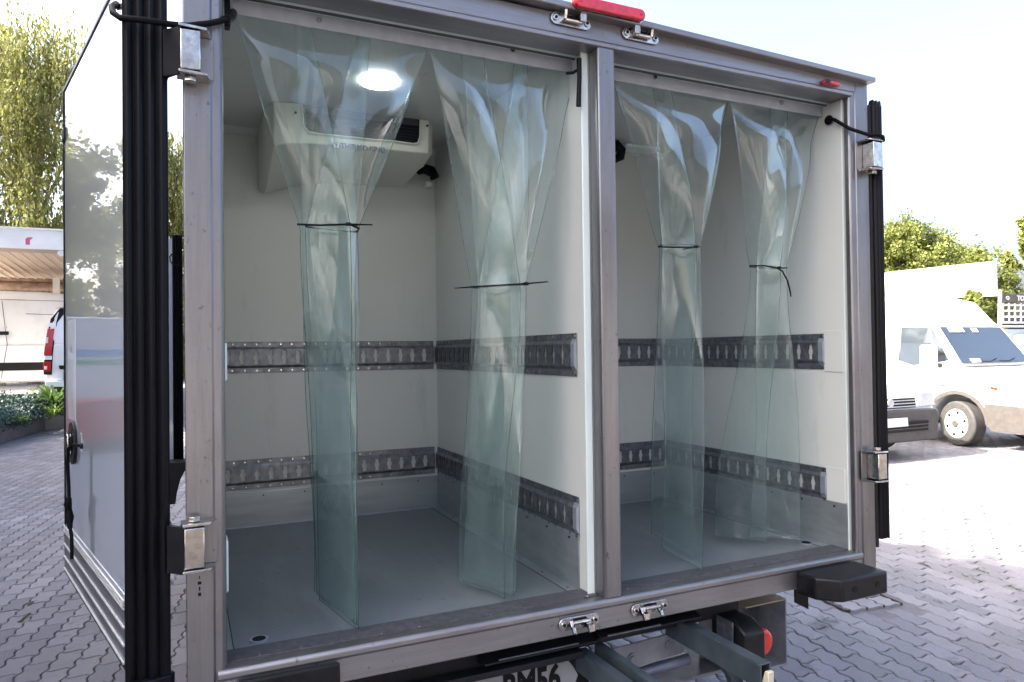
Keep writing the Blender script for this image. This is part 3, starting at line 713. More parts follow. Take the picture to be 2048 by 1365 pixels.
# oval release knob, cord, sticker, far edge bracket
def dpt(u, n_, z): q = DA + DD * u + DN * n_; return Vector((q.x, q.y, z))
ring = []
def doval(mb, u, z, ru, rz, n0, n1, n=28):
    o_ = len(mb.v); 
    for nn in (n0, n1):
        for i in range(n): t_ = 2 * math.pi * i / n; mb.v.append(tuple(dpt(u + ru * math.cos(t_), nn, z + rz * math.sin(t_))))
    mb.f.append(tuple(o_ + i for i in range(n))); mb.f.append(tuple(o_ + n + i for i in range(n))[::-1])
    for i in range(n): mb.f.append((o_ + i, o_ + n + i, o_ + n + (i + 1) % n, o_ + (i + 1) % n))
    return mb
ov = part(doval(MB(), .70, 1.302, .062, .060, 0.0, .008), 'release_handle', M['plastic'], door, bevel=.002)
part(doval(MB(), .70, 1.302, .034, .036, .008, .012), 'release_cup', M['dark_void'], ov, bevel=.002)
part(doval(MB(), .70, 1.302, .016, .026, .012, .020), 'release_knob', M['bright_steel'], ov, bevel=.003)
for zz in (1.325, 1.278): part(doval(MB(), .668, zz, .004, .005, .012, .015, 10), 'screw', M['bright_steel'], ov)
c0 = [(.553, .004, 1.308), (.560, .020, 1.312), (.585, .028, 1.300), (.600, .028, 1.26), (.598, .026, 1.20), (.592, .026, 1.165)]
cdl = part(MB().tube([dpt(*q) for q in c0], .0042, 8), 'pull_cord', M['cord'], door, smooth=True)
part(MB().tube([dpt(.592, .026, 1.168), dpt(.588, .03, 1.15), dpt(.594, .026, 1.135), dpt(.586, .026, 1.115), dpt(.583, .026, 1.10), dpt(.578, .026, 1.088)], [.006, .010, .007, .011, .007, .006], 8), 'cord_grip', M['cord'], door, smooth=True)
part(MB().tube([dpt(.578, .026, 1.09), dpt(.566, .024, 1.07), dpt(.563, .024, 1.03), dpt(.563, .024, 1.01)], .0045, 8), 'cord_tail', M['cord'], door, smooth=True)
part(doval(MB(), .553, 1.308, .010, .008, 0, .006, 12), 'cord_button', M['plastic'], door)
st = part(dbox(MB(), .665, .805, 0, .0008, 1.365, 1.650), 'instruction_sticker', M['sticker'], door)
mb = MB(); random.seed(5)
z = 1.640
for i in range(44):
    if 12 < i < 17: z -= .0062; continue
    for u in range(2):
        pass
    wl = random.uniform(.05, .12); dbox(mb, .795 - wl, .795, .0008, .0011, z - .0011, z + .0009); z -= .0062
dbox(mb, .72, .745, .0008, .0012, 1.555, 1.575); dbox(mb, .72, .725, .0008, .0012, 1.40, 1.43)
part(mb, 'printed_lines', simple('faded_print', (.20, .21, .25), .4), st, kind='stuff')
part(dbox(MB(), DLn - .03, DLn + .014, -.02, .006, 2.195, 2.230), 'edge_bracket', M['plastic'], door, bevel=.002)

# right door, swung round along the right side: only its hinge edge shows
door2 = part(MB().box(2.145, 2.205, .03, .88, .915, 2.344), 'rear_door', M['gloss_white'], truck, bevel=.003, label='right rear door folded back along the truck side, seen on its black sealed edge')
part(MB().prism(seal_profile(2.112, 2.158, -.014, 3), 'z', .900, 2.36), 'door_seal', M['rubber'], door2, bevel=.002)
part(MB().prism([(2.103, -.002), (2.112, -.006), (2.112, .03), (2.103, .03)], 'z', .872, 2.362), 'edge_strip', M['plastic'], door2)
for x in (2.118, 2.134, 2.150):
    part(MB().prism([(x - .006, 2.362), (x + .006, 2.362), (x + .004, 2.374), (x, 2.380), (x - .003, 2.372)], 'y', -.012, .004), 'seal_tip', M['rubber'], door2)

# side door of the front compartment and mudguard on the left flank
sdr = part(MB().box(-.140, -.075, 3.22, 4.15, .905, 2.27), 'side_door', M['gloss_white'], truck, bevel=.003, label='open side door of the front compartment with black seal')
part(MB().prism(seal_profile(-.062, -.004, 3.19, 4), 'z', .885, 2.29), 'door_seal', M['rubber'], sdr, bevel=.002)
part(MB().box(-.138, -.062, 3.215, 3.225, .905, 2.27), 'inner_edge', M['gloss_white'], sdr)
part(MB().tube([(-.062, 3.19, 2.17), (-.075, 3.17, 2.15), (-.072, 3.17, 2.12), (-.05, 3.17, 2.10), (-.02, 3.17, 2.095)], .004, 6), 'tie_cord', M['cord'], sdr, smooth=True)
mg = part(MB().prism([(-.14, .905), (.02, .905), (.008, .86), (-.022, .80), (-.042, .72), (-.05, .655), (-.14, .65)], 'y', 3.05, 3.20), 'mudguard', M['dark_steel'], truck, bevel=.006)
wh = part(MB().cyl((.22, 3.55, .38), 'x', .38, .28, 40), 'wheel', M['tyre'], truck, bevel=.03, seg=3)
part(MB().cyl((.075, 3.55, .38), 'x', .22, .02, 30), 'rim', M['rim'], wh)
for x in (1.88,):
    w2 = part(MB().cyl((x, 3.55, .38), 'x', .38, .28, 40), 'wheel', M['tyre'], truck, bevel=.03, seg=3)
    part(MB().cyl((x + .145, 3.55, .38), 'x', .22, .02, 30), 'rim', M['rim'], w2)
part(MB().tube([(.36, 3.55, .38), (1.74, 3.55, .38)], .06, 12), 'axle', M['dark_steel'], truck)

# bumper blocks
def buffer(x0, x1, z0, z1):
    pts = [(x0, -.004), (x0 + .005, -.075), (x0 + .060, -.130), (x1 - .004, -.130), (x1, -.120), (x1, -.004)]
    b_ = part(MB().prism(pts, 'z', z0, z1), 'bumper_block', M['plastic'], truck, bevel=.008, seg=3)
    for x in (x0 + .11, x1 - .05): part(MB().cyl((x, -.1305, (z0 + z1) / 2), 'y', .010, .002, 14), 'bolt_recess', M['dark_void'], b_)
buffer(1.735, 1.995, .774, .843)
buffer(.085, .345, .776, .832) if False else part(MB().prism([(.10, -.0085), (.10, -.020), (.318, -.020), (.318, -.0085)], 'z', .70, .8405), 'bumper_block', M['plastic'], truck, bevel=.012, seg=3)

# ---- below the sill
under = part(MB().box(.05, 1.60, .10, .16, .70, .782), 'rear_crossmember', M['dark_steel'], truck, bevel=.004)
part(MB().box(.02, 1.98, .34, 4.0, .75, .784), 'underfloor', M['dark_steel'], truck)
part(MB().box(.45, 1.58, .62, .68, .50, .749), 'dark_backing_panel', M['dark_steel'], truck)  # dark panel added so the paving does not show under the floor
for x in (.62, 1.33):
    part(MB().box(x, x + .08, .62, 4.0, .54, .748), 'chassis_rail', M['dark_steel'], truck)
def arm(x0, x1, y0, y1, z0, z1, notch=True):
    """box section drop arm towards the viewer, open at its end"""
    t_ = .004; a_ = part(MB().box(x0, x1, y0, y1, z1 - t_, z1).box(x0, x0 + t_, y0, y1, z0, z1 - t_).box(x1 - t_, x1, y0, y1, z0 + .0, z1 - t_).box(x0 + t_, x1 - t_, y0 + .05, y0 + .055, z0, z1 - t_), 'support_arm', M['arm'], truck, bevel=.0015)
    return a_
a1 = arm(1.355, 1.390, -.245, .16, .655, .722)
arm(1.000, 1.034, -.30, .10, .640, .700)
arm(1.062, 1.086, -.30, .10, .648, .706)
part(MB().box(1.362, 1.383, -.262, -.248, .60, .70), 'bright_tab', M['rim'], truck, bevel=.002) if False else None
part(MB().prism([(-.262, .706), (-.250, .706), (-.215, .62), (-.235, .60), (-.262, .66)], 'x', 1.364, 1.384), 'wear_tab', simple('worn_tab', (.62, .58, .45), .5, .2), truck, bevel=.002)
# dark angle bars above the arms
part(MB().prism([(.045, .735), (.045, .730), (.115, .715), (.115, .755), (.11, .755)], 'x', .70, 1.045), 'angle_bar', M['dark_steel'], truck, bevel=.002)
part(MB().prism([(.045, .742), (.045, .736), (.115, .722), (.115, .76), (.11, .76)], 'x', 1.052, 1.405), 'angle_bar', M['dark_steel'], truck, bevel=.002)
part(MB().box(.74, .98, .046, .050, .7375, .7405), 'bar_edge', M['galv'], truck); part(MB().box(1.07, 1.25, .038, .044, .744, .748), 'bar_edge', M['galv'], truck)
# bolted grey plate, tube and tray between the arms
mb = MB().prism([(1.08, .615), (1.12, .640), (1.40, .652), (1.43, .632), (1.435, .585), (1.09, .550)], 'y', .170, .176)
bp = part(mb, 'bolted_plate', M['grey_paint'], truck, bevel=.001)
for x, z in ((1.235, .602), (1.375, .617)):
    q = part(MB().cyl((x, .162, z), 'y', .010, .006, 6), 'bolt', M['grey_paint'], bp, bevel=.001); part(MB().cyl((x, .167, z), 'y', .015, .004, 24), 'washer', M['grey_paint'], bp)
part(MB().tube([(1.10, .185, .538), (1.46, .185, .552)], .018, 18), 'cross_tube', simple('blue_grey_tube', (.20, .22, .30), .35, .6, (.14, .15, .2), 12), truck, smooth=True)
part(MB().box(1.08, 1.72, .20, .50, .470, .482), 'tray', M['grey_paint'], truck, bevel=.003)
part(MB().prism([(1.44, .615), (1.47, .625), (1.53, .56), (1.56, .47), (1.53, .46), (1.49, .55)], 'y', .02, .05), 'bracket_strut', M['arm'], truck, bevel=.003)
part(MB().prism([(1.50, .58), (1.53, .585), (1.60, .50), (1.60, .44), (1.57, .44), (1.565, .49)], 'y', -.03, .0), 'bracket_strut', simple('rusty_strut', (.16, .09, .07), .7, .2), truck, bevel=.003)
# number plate
npl = part(MB().prism([(.60, .53), (1.01, .53), (1.035, .60), (1.02, .628), (1.0, .652), (.60, .652)], 'y', .150, .153), 'number_plate', M['plate'], truck, bevel=.001)
text_mesh('plate_letters', 'BM56', M['ink'], npl, frame((.885, .1485, .606), (1, 0, 0), (0, 0, 1)), .100, .0006, .78, .0035)
part(MB().box(.50, .66, .09, .13, .62, .70), 'hitch_bracket', M['dark_steel'], truck, bevel=.01)
part(MB().tube([(.62, .05, .66), (.66, .04, .685), (.70, .045, .68), (.72, .06, .655)], .006, 8), 'bent_wire', M['galv'], truck, smooth=True)
part(MB().box(.40, 1.0, .05, .09, .695, .712), 'light_bar', M['dark_steel'], truck, bevel=.002)
# right hand lamp carrier: folded grey sheet, black lamp box, red lens
lc = part(MB().prism([(.10, .716), (.10, .712), (.30, .716), (.30, .720)], 'x', 1.625, 1.800), 'lamp_carrier', simple('beige_sheet', (.36, .30, .23), .35, .2), truck)
part(MB().box(1.796, 1.800, .101, .30, .505, .7115), 'carrier_side', M['grey_paint'], lc)
part(MB().box(1.60, 1.7955, .296, .300, .44, .7155), 'carrier_back', M['grey_paint'], lc)
part(MB().box(1.60, 1.800, .10, .31, .500, .506), 'carrier_foot', M['grey_paint'], lc)
for i, (x, wd) in enumerate(((1.700, .008), (1.722, .010), (1.742, .014))): part(MB().box(x, x + wd, .294, .296, .690, .708), 'carrier_mark', M['ink'], lc)
tl = part(MB().prism([(-.02, .690), (.03, .716), (.13, .716), (.13, .58), (.02, .57), (-.02, .60)], 'x', 1.510, 1.592), 'tail_lamp', M['plastic'], truck, bevel=.008, seg=3)
part(MB().cyl((1.634, .05, .624), 'y', .044, .034, 30), 'lens', M['orange_lens'], tl, bevel=.012, seg=4)
part(MB().box(1.498, 1.503, .02, .09, .62, .715), 'lamp_plate', M['galv'], tl)
part(MB().prism([(1.893, .786), (1.953, .786), (1.953, .640), (1.925, .655), (1.893, .672)], 'y', .15, .156), 'mud_flap', M['rubber'], truck)
part(MB().box(1.89, 1.955, .157, .18, .76, .785), 'flap_bracket', M['dark_steel'], truck)

# tie downs: elastic cords and rubber door stay
a = at(1660, 241, 'x', XW - .014)
ec = thing('elastic_strap', 'black elastic strap from the right inner wall to the upper right hinge', 'strap', (a.x, a.y, a.z), 0, None)
part(MB().cyl(a + Vector((-.006, 0, 0)), 'x', .016, .010, 20), 'anchor_disc', M['rubber'], ec, bevel=.003)
pp = [a + Vector((-.012, 0, 0)), a + Vector((-.016, -.03, -.008)), at(1700, 258, 'y', -.014), at(1740, 271, 'y', -.045), at(1756, 270, 'y', -.062), at(1766, 274, 'y', -.06), at(1767, 282, 'y', -.05)]
part(MB().tube(pp, .0058, 10), 'strap', M['cord'], ec, smooth=True)
ec2 = thing('elastic_tether', 'thick black elastic cord from the open left door to the top of the left post', 'cord', (.05, -.02, 2.29))
pp = [at(238, 16, 'y', .06), at(232, 8, 'y', .03), at(224, 14, 'y', -.005), at(226, 26, 'y', -.03), at(240, 36, 'y', -.045), at(290, 41, 'y', -.045), at(340, 49, 'y', -.030), at(375, 52, 'y', -.020), at(420, 47, 'y', -.014), at(452, 40, 'y', -.012), at(458, 38, 'y', .02), at(464, 30, 'y', .08)]
part(MB().tube(pp, .0065, 10), 'cord', M['cord'], ec2, smooth=True)
part(MB().tube([at(452, 40, 'y', -.013), at(462, 36, 'y', .03), at(466, 26, 'y', .09)], .0095, 10), 'hook_sleeve', M['rubber'], ec2, smooth=True)
part(MB().box(.088, .100, .079, .104, 2.30, 2.378), 'rubber_stop', M['rubber'], truck, bevel=.002)
rs = thing('door_stay', 'black rubber door stay hanging beside the partition at the top of the left compartment', 'door stay', (1.02, .075, 2.36))
a = at(1158, 118, 'y', .040); b = at(1157, 213, 'y', .040)
part(MB().tube([a, a * .6 + b * .4 + Vector((.001, -.002, 0)), b], [.0075, .0065, .0072], 10), 'stay', M['rubber'], rs, smooth=True)
part(MB().tube([at(1132, 147, 'y', .07), at(1146, 146, 'y', .06), at(1156, 140, 'y', .045)], .0045, 8), 'hook', M['rubber'], rs, smooth=True)

# ---- evaporator unit under the ceiling of the left compartment
ev = thing('evaporator_unit', 'cream ceiling evaporator unit with dark air grille in the left compartment', 'cooling unit', (.59, 1.14, 2.443))
x0, x1 = .293, .893; yF, yK = .95, 1.33; ZE = 2.441
def loft(sections):
    mb = MB(); n = len(sections[0]); vs = [p for s_ in sections for p in s_]; fs = []
    for i in range(len(sections) - 1):
        for k in range(n): fs.append((i * n + k, i * n + (k + 1) % n, (i + 1) * n + (k + 1) % n, (i + 1) * n + k))
    fs.append(tuple(range(n))[::-1]); fs.append(tuple((len(sections) - 1) * n + k for k in range(n)))
    return mb.add(vs, fs)
def prof(x, drop, fy):
    return [(x, fy, ZE), (x, fy + .004, 2.345 - drop * .1), (x, fy + .008, 2.312 - drop * .3), (x, fy + .12, 2.278 - drop * .5), (x, fy + .25, 2.258 - drop), (x, yK - .02, 2.258 - drop), (x, yK, 2.26), (x, yK, ZE)]
secs = [prof(x0 - .02, .06, yF + .10), prof(x0, .075, yF + .02), prof(x0 + .05, .055, yF), prof(.42, .03, yF - .002), prof(.60, .0, yF - .003), prof(.80, .0, yF - .003), prof(x1 - .03, -.01, yF), prof(x1 - .004, -.045, yF + .03), prof(x1, -.05, yF + .06)]
hs = part(loft(secs), 'housing', M['abs'], ev, bevel=.006, seg=3)
# grille opening (dark recess with coil fins, cream rim)
gr = [(.386, 2.438), (.826, 2.438), (.826, 2.372), (.818, 2.347), (.80, 2.341), (.72, 2.343), (.66, 2.340), (.45, 2.338), (.41, 2.340), (.394, 2.36)]
gp = part(MB().prism(gr, 'y', yF - .006, yF + .004), 'air_grille', M['dark_void'], ev, bevel=.001)
rim = MB(); n = len(gr)
rim_pts = [Vector((x, yF - .006, z)) for x, z in gr[2:]] + [Vector((.386, yF - .006, 2.438))]
part(MB().tube([Vector((.828, yF - .006, 2.438))] + rim_pts, .0032, 6), 'grille_rim', M['abs'], ev, smooth=True)
part(MB().box(.392, .822, yF - .0075, yF - .006, 2.412, 2.437), 'grille_lip', simple('grey_lip', (.035, .035, .045), .5), gp)
for i in range(5): part(MB().box(.40, .82, yF - .0072, yF - .006, 2.352 + i * .0115, 2.3526 + i * .0115), 'coil_fin', simple('dull_fin', (.02, .02, .03), .5, .3), gp)
for x, z in ((.366, 2.405), (.857, 2.418)): part(MB().cyl((x, yF - .004, z), 'y', .0045, .004, 10), 'screw', M['plastic'], ev)
ex_, ey_ = (1, -.012, 0), (0, -.06, 1)
lg = part(MB().box(.496, .519, yF - .0085, yF - .0075, 2.292, 2.315), 'logo', M['logo_blue'], ev)
lg2 = part(MB().box(.4985, .5165, yF - .0092, yF - .0085, 2.2945, 2.3125), 'logo_field', M['logo_white'], lg)
part(MB().box(.501, .514, yF - .0098, yF - .0092, 2.305, 2.310).box(.5055, .5095, yF - .0098, yF - .0092, 2.296, 2.305).box(.501, .5135, yF - .0098, yF - .0092, 2.3005, 2.3025), 'logo_letter', M['logo_blue'], lg)
text_mesh('lettering', 'THERMO KING', M['logo_blue'], ev, frame((.606, yF - .0085, 2.303), (1, 0, 0), (0, 0, 1)), .0245, .0005, 1.0, .0014)
hg = [at(836, 345, 'y', 1.25), at(848, 338, 'y', 1.22), at(862, 343, 'y', 1.22), at(872, 352, 'y', 1.25), at(862, 358, 'y', 1.27)]
part(MB().tube(hg, [.012, .022, .024, .014, .009], 10), 'drain_hose', M['rubber'], ev, smooth=True)
part(MB().box(.955, .985, 1.27, 1.33, 2.265, 2.285), 'hose_bracket', M['white_edge'], ev, bevel=.004)
P = at(758, 162, 'z', 2.443)
lp = thing('ceiling_lamp', 'round glowing lamp on the ceiling of the left compartment', 'lamp', tuple(P))
part(MB().cyl((P.x, P.y, 2.4405), 'z', .055, .004, 40), 'lamp_ring', M['logo_white'], lp, bevel=.002)
part(MB().cyl((P.x, P.y, 2.4360), 'z', .059, .005, 40), 'diffuser', M['lamp'], lp)
# small evaporator / cable bundle behind the centre post
cb = thing('cable_bundle', 'black cable bundle at the ceiling of the right compartment beside the centre post', 'cables', (1.72, .92, 2.42))
part(MB().tube([at(1222, 300, 'y', .9), at(1234, 292, 'y', .9), at(1243, 300, 'y', .9), at(1240, 314, 'y', .92), at(1228, 322, 'y', .92)], [.02, .024, .02, .022, .012], 10), 'bundle', M['rubber'], cb, smooth=True)
part(MB().box(1.74, 1.92, .90, .985, 2.425, 2.442), 'ceiling_plate', M['white_edge'], cb, bevel=.006)

# ------------------------------------------------------------------ clear PVC strip curtains, gathered with cable ties
def sm(t): t = max(0., min(1., t)); return t * t * (3 - 2 * t)
def curtain(label, strips, tie, ztie, zbot=.885, seed=1):
    """strips: (px_left, px_right at the rail, BL xy, BR xy, tie_left xy, tie_right xy)"""
    rnd = random.Random(seed); zt = ZC - .098
    c0 = Vector((sum(s_[2][0] for s_ in strips) / len(strips), .11, zt))
    root = thing('strip_curtain', label, 'strip curtain', tuple(c0), 0, 'gathered clear strip curtains')
    NU, NV = 26, 90
    for i, (xa, xb, BL, BR, TL, TR, fold, ph, bul) in enumerate(strips):
        yt = YB1 + .006 + .0045 * (i % 2)
        vs = []; fs = []
        dzb = rnd.uniform(-.004, .006)
        for j in range(NV + 1):
            v = j / NV; z = (zt + .012) + ((zbot + dzb) - (zt + .012)) * v
            for k in range(NU + 1):
                u = k / NU; uu = 2 * u - 1
                tx = TL[0] + (TR[0] - TL[0]) * u; ty = TL[1] + (TR[1] - TL[1]) * u + .4 * fold * math.sin(math.pi * 1.0 * uu + ph)
                if z > ztie:
                    s_ = (zt - z) / (zt - ztie); s_ = max(0., s_)
                    e = s_ - .02 * math.sin(math.pi * s_)
                    x = (xa + (xb - xa) * u) * (1 - e) + tx * e; y = yt * (1 - sm(s_)) + ty * sm(s_)
                    y -= .55 * bul * math.sin(math.pi * min(1, s_ * 1.05)) * (1 - .8 * uu * uu)
                    y += .28 * fold * math.sin(math.pi * s_) ** 2 * math.sin(math.pi * .9 * uu + ph + 1.2 * s_)
                    # buckle just under the rail where the strip starts to turn
                    y -= .012 * math.exp(-((s_ - .17) / .11) ** 2) * math.sin(math.pi * u + .5 * ph)
                else:
                    q = (ztie - z) / (ztie - zbot); e = sm(q) ** .9
                    bx = BL[0] + (BR[0] - BL[0]) * u; by = BL[1] + (BR[1] - BL[1]) * u + .012 * math.sin(math.pi * uu + ph)
                    x = tx * (1 - e) + bx * e; y = ty * (1 - e) + by * e
                    y += .012 * math.sin(3.1 * q + ph) * math.sin(math.pi * q)
                    x += .006 * math.sin(5 * q + 2 * ph + uu) * math.sin(math.pi * q)
                vs.append((x, y + .0022 * i, z))
        W_ = NU + 1
        for j in range(NV):
            for k in range(NU): fs.append((j * W_ + k, j * W_ + k + 1, (j + 1) * W_ + k + 1, (j + 1) * W_ + k))
        o = part(MB().add(vs, fs), 'strip', M['pvc'], root, smooth=True, mats=[M['pvc_edge']])
        o.data.set_sharp_from_angle(angle=R(180))
        sl = o.modifiers.new('thick', 'SOLIDIFY'); sl.thickness = .0026; sl.offset = 0; sl.material_offset_rim = 1; sl.use_even_offset = False
    return root
def X(px, py): return at(px, py, 'y', YB1).x
def T(px, py, y): p_ = at(px, py, 'y', y); return (p_.x, p_.y)
def Z(px, py): p_ = at(px, py, 'z', .885); return (p_.x, p_.y)
z1 = at(657, 455, 'y', .13).z
curtain('gathered clear strips in front of the cooling unit, far left in the left compartment',
        [(X(470, 45), X(624, 65), Z(634, 1192), Z(713, 1254), T(600, 452, .15), T(700, 452, .08), .020, .3, .05),
         (X(592, 62), X(743, 85), Z(628, 1184), Z(706, 1247), T(604, 452, .17), T(712, 452, .11), .024, 1.8, .035),
         (X(715, 80), X(858, 96), Z(640, 1200), Z(718, 1258), T(612, 452, .13), T(716, 452, .15), .018, 3.4, .055)], None, z1, seed=2)
z2 = at(1000, 570, 'y', .13).z
curtain('gathered clear strips in the left compartment nearest the centre post, tied lowest of all',
        [(X(860, 96), X(968, 110), (.716, .275), (.775, .085), T(944, 572, .20), T(1040, 570, .10), .022, .1, .075),
         (X(925, 105), X(1060, 124), (.722, .268), (.800, .090), T(955, 572, .17), T(1052, 570, .13), .020, 2.1, .045),
         (X(1030, 120), X(1154, 136), (.735, .262), (.822, .098), T(962, 572, .14), T(1054, 570, .10), .024, 3.9, .06)], None, z2, seed=3)
z3 = at(1358, 494, 'y', .13).z
curtain('gathered clear strips in the right compartment beside the centre post',
        [(X(1225, 155), X(1345, 178), Z(1302, 1066), Z(1388, 1113), T(1318, 494, .20), T(1392, 494, .08), .024, .2, .075),
         (X(1310, 172), X(1462, 196), Z(1322, 1092), Z(1402, 1138), T(1322, 494, .15), T(1399, 494, .10), .026, 2.4, .05)], None, z3, seed=4)
z4 = at(1536, 534, 'y', .13).z
curtain('gathered clear strips furthest right, in the right compartment beside the right wall',
        [(X(1460, 197), X(1578, 216), (1.703, .33), (1.777, .161), T(1500, 535, .20), T(1560, 535, .09), .022, .2, .07),
         (X(1545, 210), X(1642, 228), (1.790, .25), (1.905, .137), T(1512, 535, .16), T(1572, 535, .10), .024, 2.6, .05)], None, z4, seed=5)
# cable ties
def tie(label, loops, tails):
    allp = [p for l in loops for p in l]
    c_ = sum(allp, Vector()) / len(allp)
    t_ = thing('cable_tie', label, 'cable tie', tuple(c_), 0, 'cable ties round the strip curtains')
    for l in loops: part(MB().tube(l, .0026, 6), 'band', M['zip'], t_, smooth=True)
    for l in tails: part(MB().tube(l, [.0028] * (len(l) - 1) + [.0016], 6), 'tail', M['zip'], t_, smooth=True)
    return t_
def head(t_, p): part(MB().box(p.x - .006, p.x + .006, p.y - .005, p.y + .003, p.z - .004, p.z + .004), 'head', M['zip'], t_, bevel=.001)
y_ = .055
t1 = tie('black cable tie with a small hanging loop, in front of the cooling unit',
         [[at(594, 449, 'y', y_), at(640, 451, 'y', y_ - .01), at(700, 449, 'y', y_), at(715, 451, 'y', y_ + .03)],
          [at(612, 453, 'y', y_ + .02), at(640, 458, 'y', y_ + .19), at(690, 463, 'y', y_ + .17), at(714, 464, 'y', y_ + .05), at(718, 457, 'y', y_), at(698, 449, 'y', y_)]],
         [[at(696, 449, 'y', y_ - .002), at(745, 450, 'y', y_ - .01)]])
head(t1, at(697, 449, 'y', y_ - .003))
t2 = tie('long black cable tie standing out on both sides of the bundle nearest the centre post',
         [[at(948, 574, 'y', y_), at(1000, 571, 'y', y_ - .01), at(1050, 568, 'y', y_), at(1056, 570, 'y', y_ + .15), at(1000, 573, 'y', y_ + .22), at(948, 576, 'y', y_ + .16), at(946, 574, 'y', y_ + .02)]],
         [[at(948, 574, 'y', y_), at(909, 577, 'y', y_ - .01)], [at(1050, 568, 'y', y_), at(1096, 564, 'y', y_ - .02)]])
head(t2, at(1052, 568, 'y', y_ - .003))
t3 = tie('black cable tie on the bundle beside the centre post in the right compartment',
         [[at(1317, 494, 'y', y_), at(1350, 495, 'y', y_ - .012), at(1394, 495, 'y', y_), at(1396, 491, 'y', y_ + .1), at(1360, 489, 'y', y_ + .2), at(1320, 491, 'y', y_ + .1), at(1317, 494, 'y', y_)]],
         [[at(1394, 494, 'y', y_ - .004), at(1366, 499, 'y', y_ - .02)], [at(1392, 494, 'y', y_), at(1400, 494, 'y', y_)]])
head(t3, at(1392, 494, 'y', y_ - .003))
t4 = tie('black cable tie with a long curled hanging tail, furthest right',
         [[at(1499, 532, 'y', y_), at(1530, 532, 'y', y_ - .012), at(1556, 537, 'y', y_), at(1574, 536, 'y', y_ + .02), at(1560, 537, 'y', y_ + .15), at(1520, 536, 'y', y_ + .2), at(1500, 534, 'y', y_ + .06)]],
         [[at(1553, 536, 'y', y_ - .006), at(1565, 543, 'y', y_ - .02), at(1575, 562, 'y', y_ - .025), at(1580, 582, 'y', y_ - .02), at(1582, 594, 'y', y_ - .015)]])
head(t4, at(1558, 536, 'y', y_ - .003))

# ------------------------------------------------------------------ trees and plants
def leaves_mesh(name, pts, size, mat, parent, seed=0, droop=False):
    rs = np.random.RandomState(seed); n = len(pts); P = np.asarray(pts, dtype=float)
    a = rs.normal(size=(n, 3)); a /= np.linalg.norm(a, axis=1)[:, None]
    b = rs.normal(size=(n, 3)); b -= a * (a * b).sum(1)[:, None]; b /= np.linalg.norm(b, axis=1)[:, None]
    s_ = size * rs.uniform(.6, 1.3, size=(n, 1)); a *= s_; b *= s_ * .62
    if droop: a = a * .5; a[:, 2] -= s_[:, 0] * .8
    v = np.empty((n, 4, 3)); v[:, 0] = P - a; v[:, 1] = P - b * .9; v[:, 2] = P + a; v[:, 3] = P + b * .9
    me = mesh_from(name, v.reshape(-1, 3), [(0, 1, 2, 3)], 4); me.materials.append(mat)
    o = bpy.data.objects.new(name, me); COL.objects.link(o); o.parent = parent
    return o
def tree(label, loc, h, rad, leaf, n, size, trunk_r=.18, crown_from=.25, seed=1, group=None, weeping=False, name='tree', blobs=26, flat=1.0):
    rs = np.random.RandomState(seed); rnd = random.Random(seed)
    t_ = thing(name, label, 'tree', loc, 0, group)
    pts = [Vector((0, 0, 0))]; x = y = 0
    for i in range(1, 9): x += rnd.gauss(0, .06); y += rnd.gauss(0, .06); pts.append(Vector((x, y, h * .88 * i / 8)))
    tr = MB().tube(pts, [trunk_r * (1 - .11 * i) for i in range(9)], 10).build('trunk', M['bark'], t_, smooth=True)
    centres = []
    lim = MB()
    for i in range(blobs):
        f = rnd.uniform(crown_from, 1.0); z = h * f; prof_ = math.sin(math.pi * min(1, (f - crown_from) / (1.02 - crown_from)) ** (.75 if not weeping else .6)) ** .6
        r_ = rad * prof_ * math.sqrt(rnd.uniform(.12, 1)); a_ = rnd.uniform(0, 6.283)
        c = Vector((r_ * math.cos(a_), r_ * math.sin(a_) * flat, z)); centres.append((c, rad * rnd.uniform(.20, .36)))
        k = min(8, max(1, int(f * 8 * .8))); b0 = pts[k]; mid = b0.lerp(c, .5) + Vector((0, 0, .12 * h * .3))
        lim.tube([b0, mid, c], [trunk_r * .32, trunk_r * .18, .012], 5)
    lim.build('limbs', M['bark'], t_, smooth=True)
    P = []
    if weeping:
        ns = n // 22
        for i in range(ns):
            c, r_ = centres[rs.randint(len(centres))]
            d = rs.normal(size=3); d /= np.linalg.norm(d); s0 = np.array(c) + d * r_ * rs.uniform(.5, 1.15)
            L = rs.uniform(.5, 2.3); m_ = int(22 * L / 1.4)
            q = s0[None, :] + np.linspace(0, 1, m_)[:, None] * np.array([rs.normal(0, .12), rs.normal(0, .12), -L])[None, :] + rs.normal(0, .045, size=(m_, 3))
            P.append(q)
    else:
        per = n // len(centres)
        for c, r_ in centres:
            # leaf clumps on a rough shell
            nc = 14
            for j in range(nc):
                d = rs.normal(size=3); d /= np.linalg.norm(d); cc = np.array(c) + d * r_ * rs.uniform(.55, 1.1)
                P.append(cc + rs.normal(0, r_ * .19, size=(per // nc, 3)))
    P = np.concatenate(P)
    leaves_mesh('crown', P, size, leaf, t_, seed, droop=weeping)
    return t_
# left: weeping birches behind the shelter
tree('tall weeping birch with hanging yellow-green branches at the far left behind the shelter', (-4.6, 27.0, .6), 12.6, 3.1, M['leaf_birch'], 60000, .075, .2, .16, 3, 'birch trees behind the shelter', True, 'birch_tree', 60)
tree('weeping birch seen in the gap between the open door and the left post', (-.2, 27.5, .6), 9.6, 2.6, M['leaf_birch'], 46000, .075, .18, .12, 9, 'birch trees behind the shelter', True, 'birch_tree', 50)
tree('leafy tree behind the white van under the shelter roof', (-4.4, 34, .6), 6.5, 4.2, M['leaf_dark'], 26000, .12, .2, .05, 21, None)
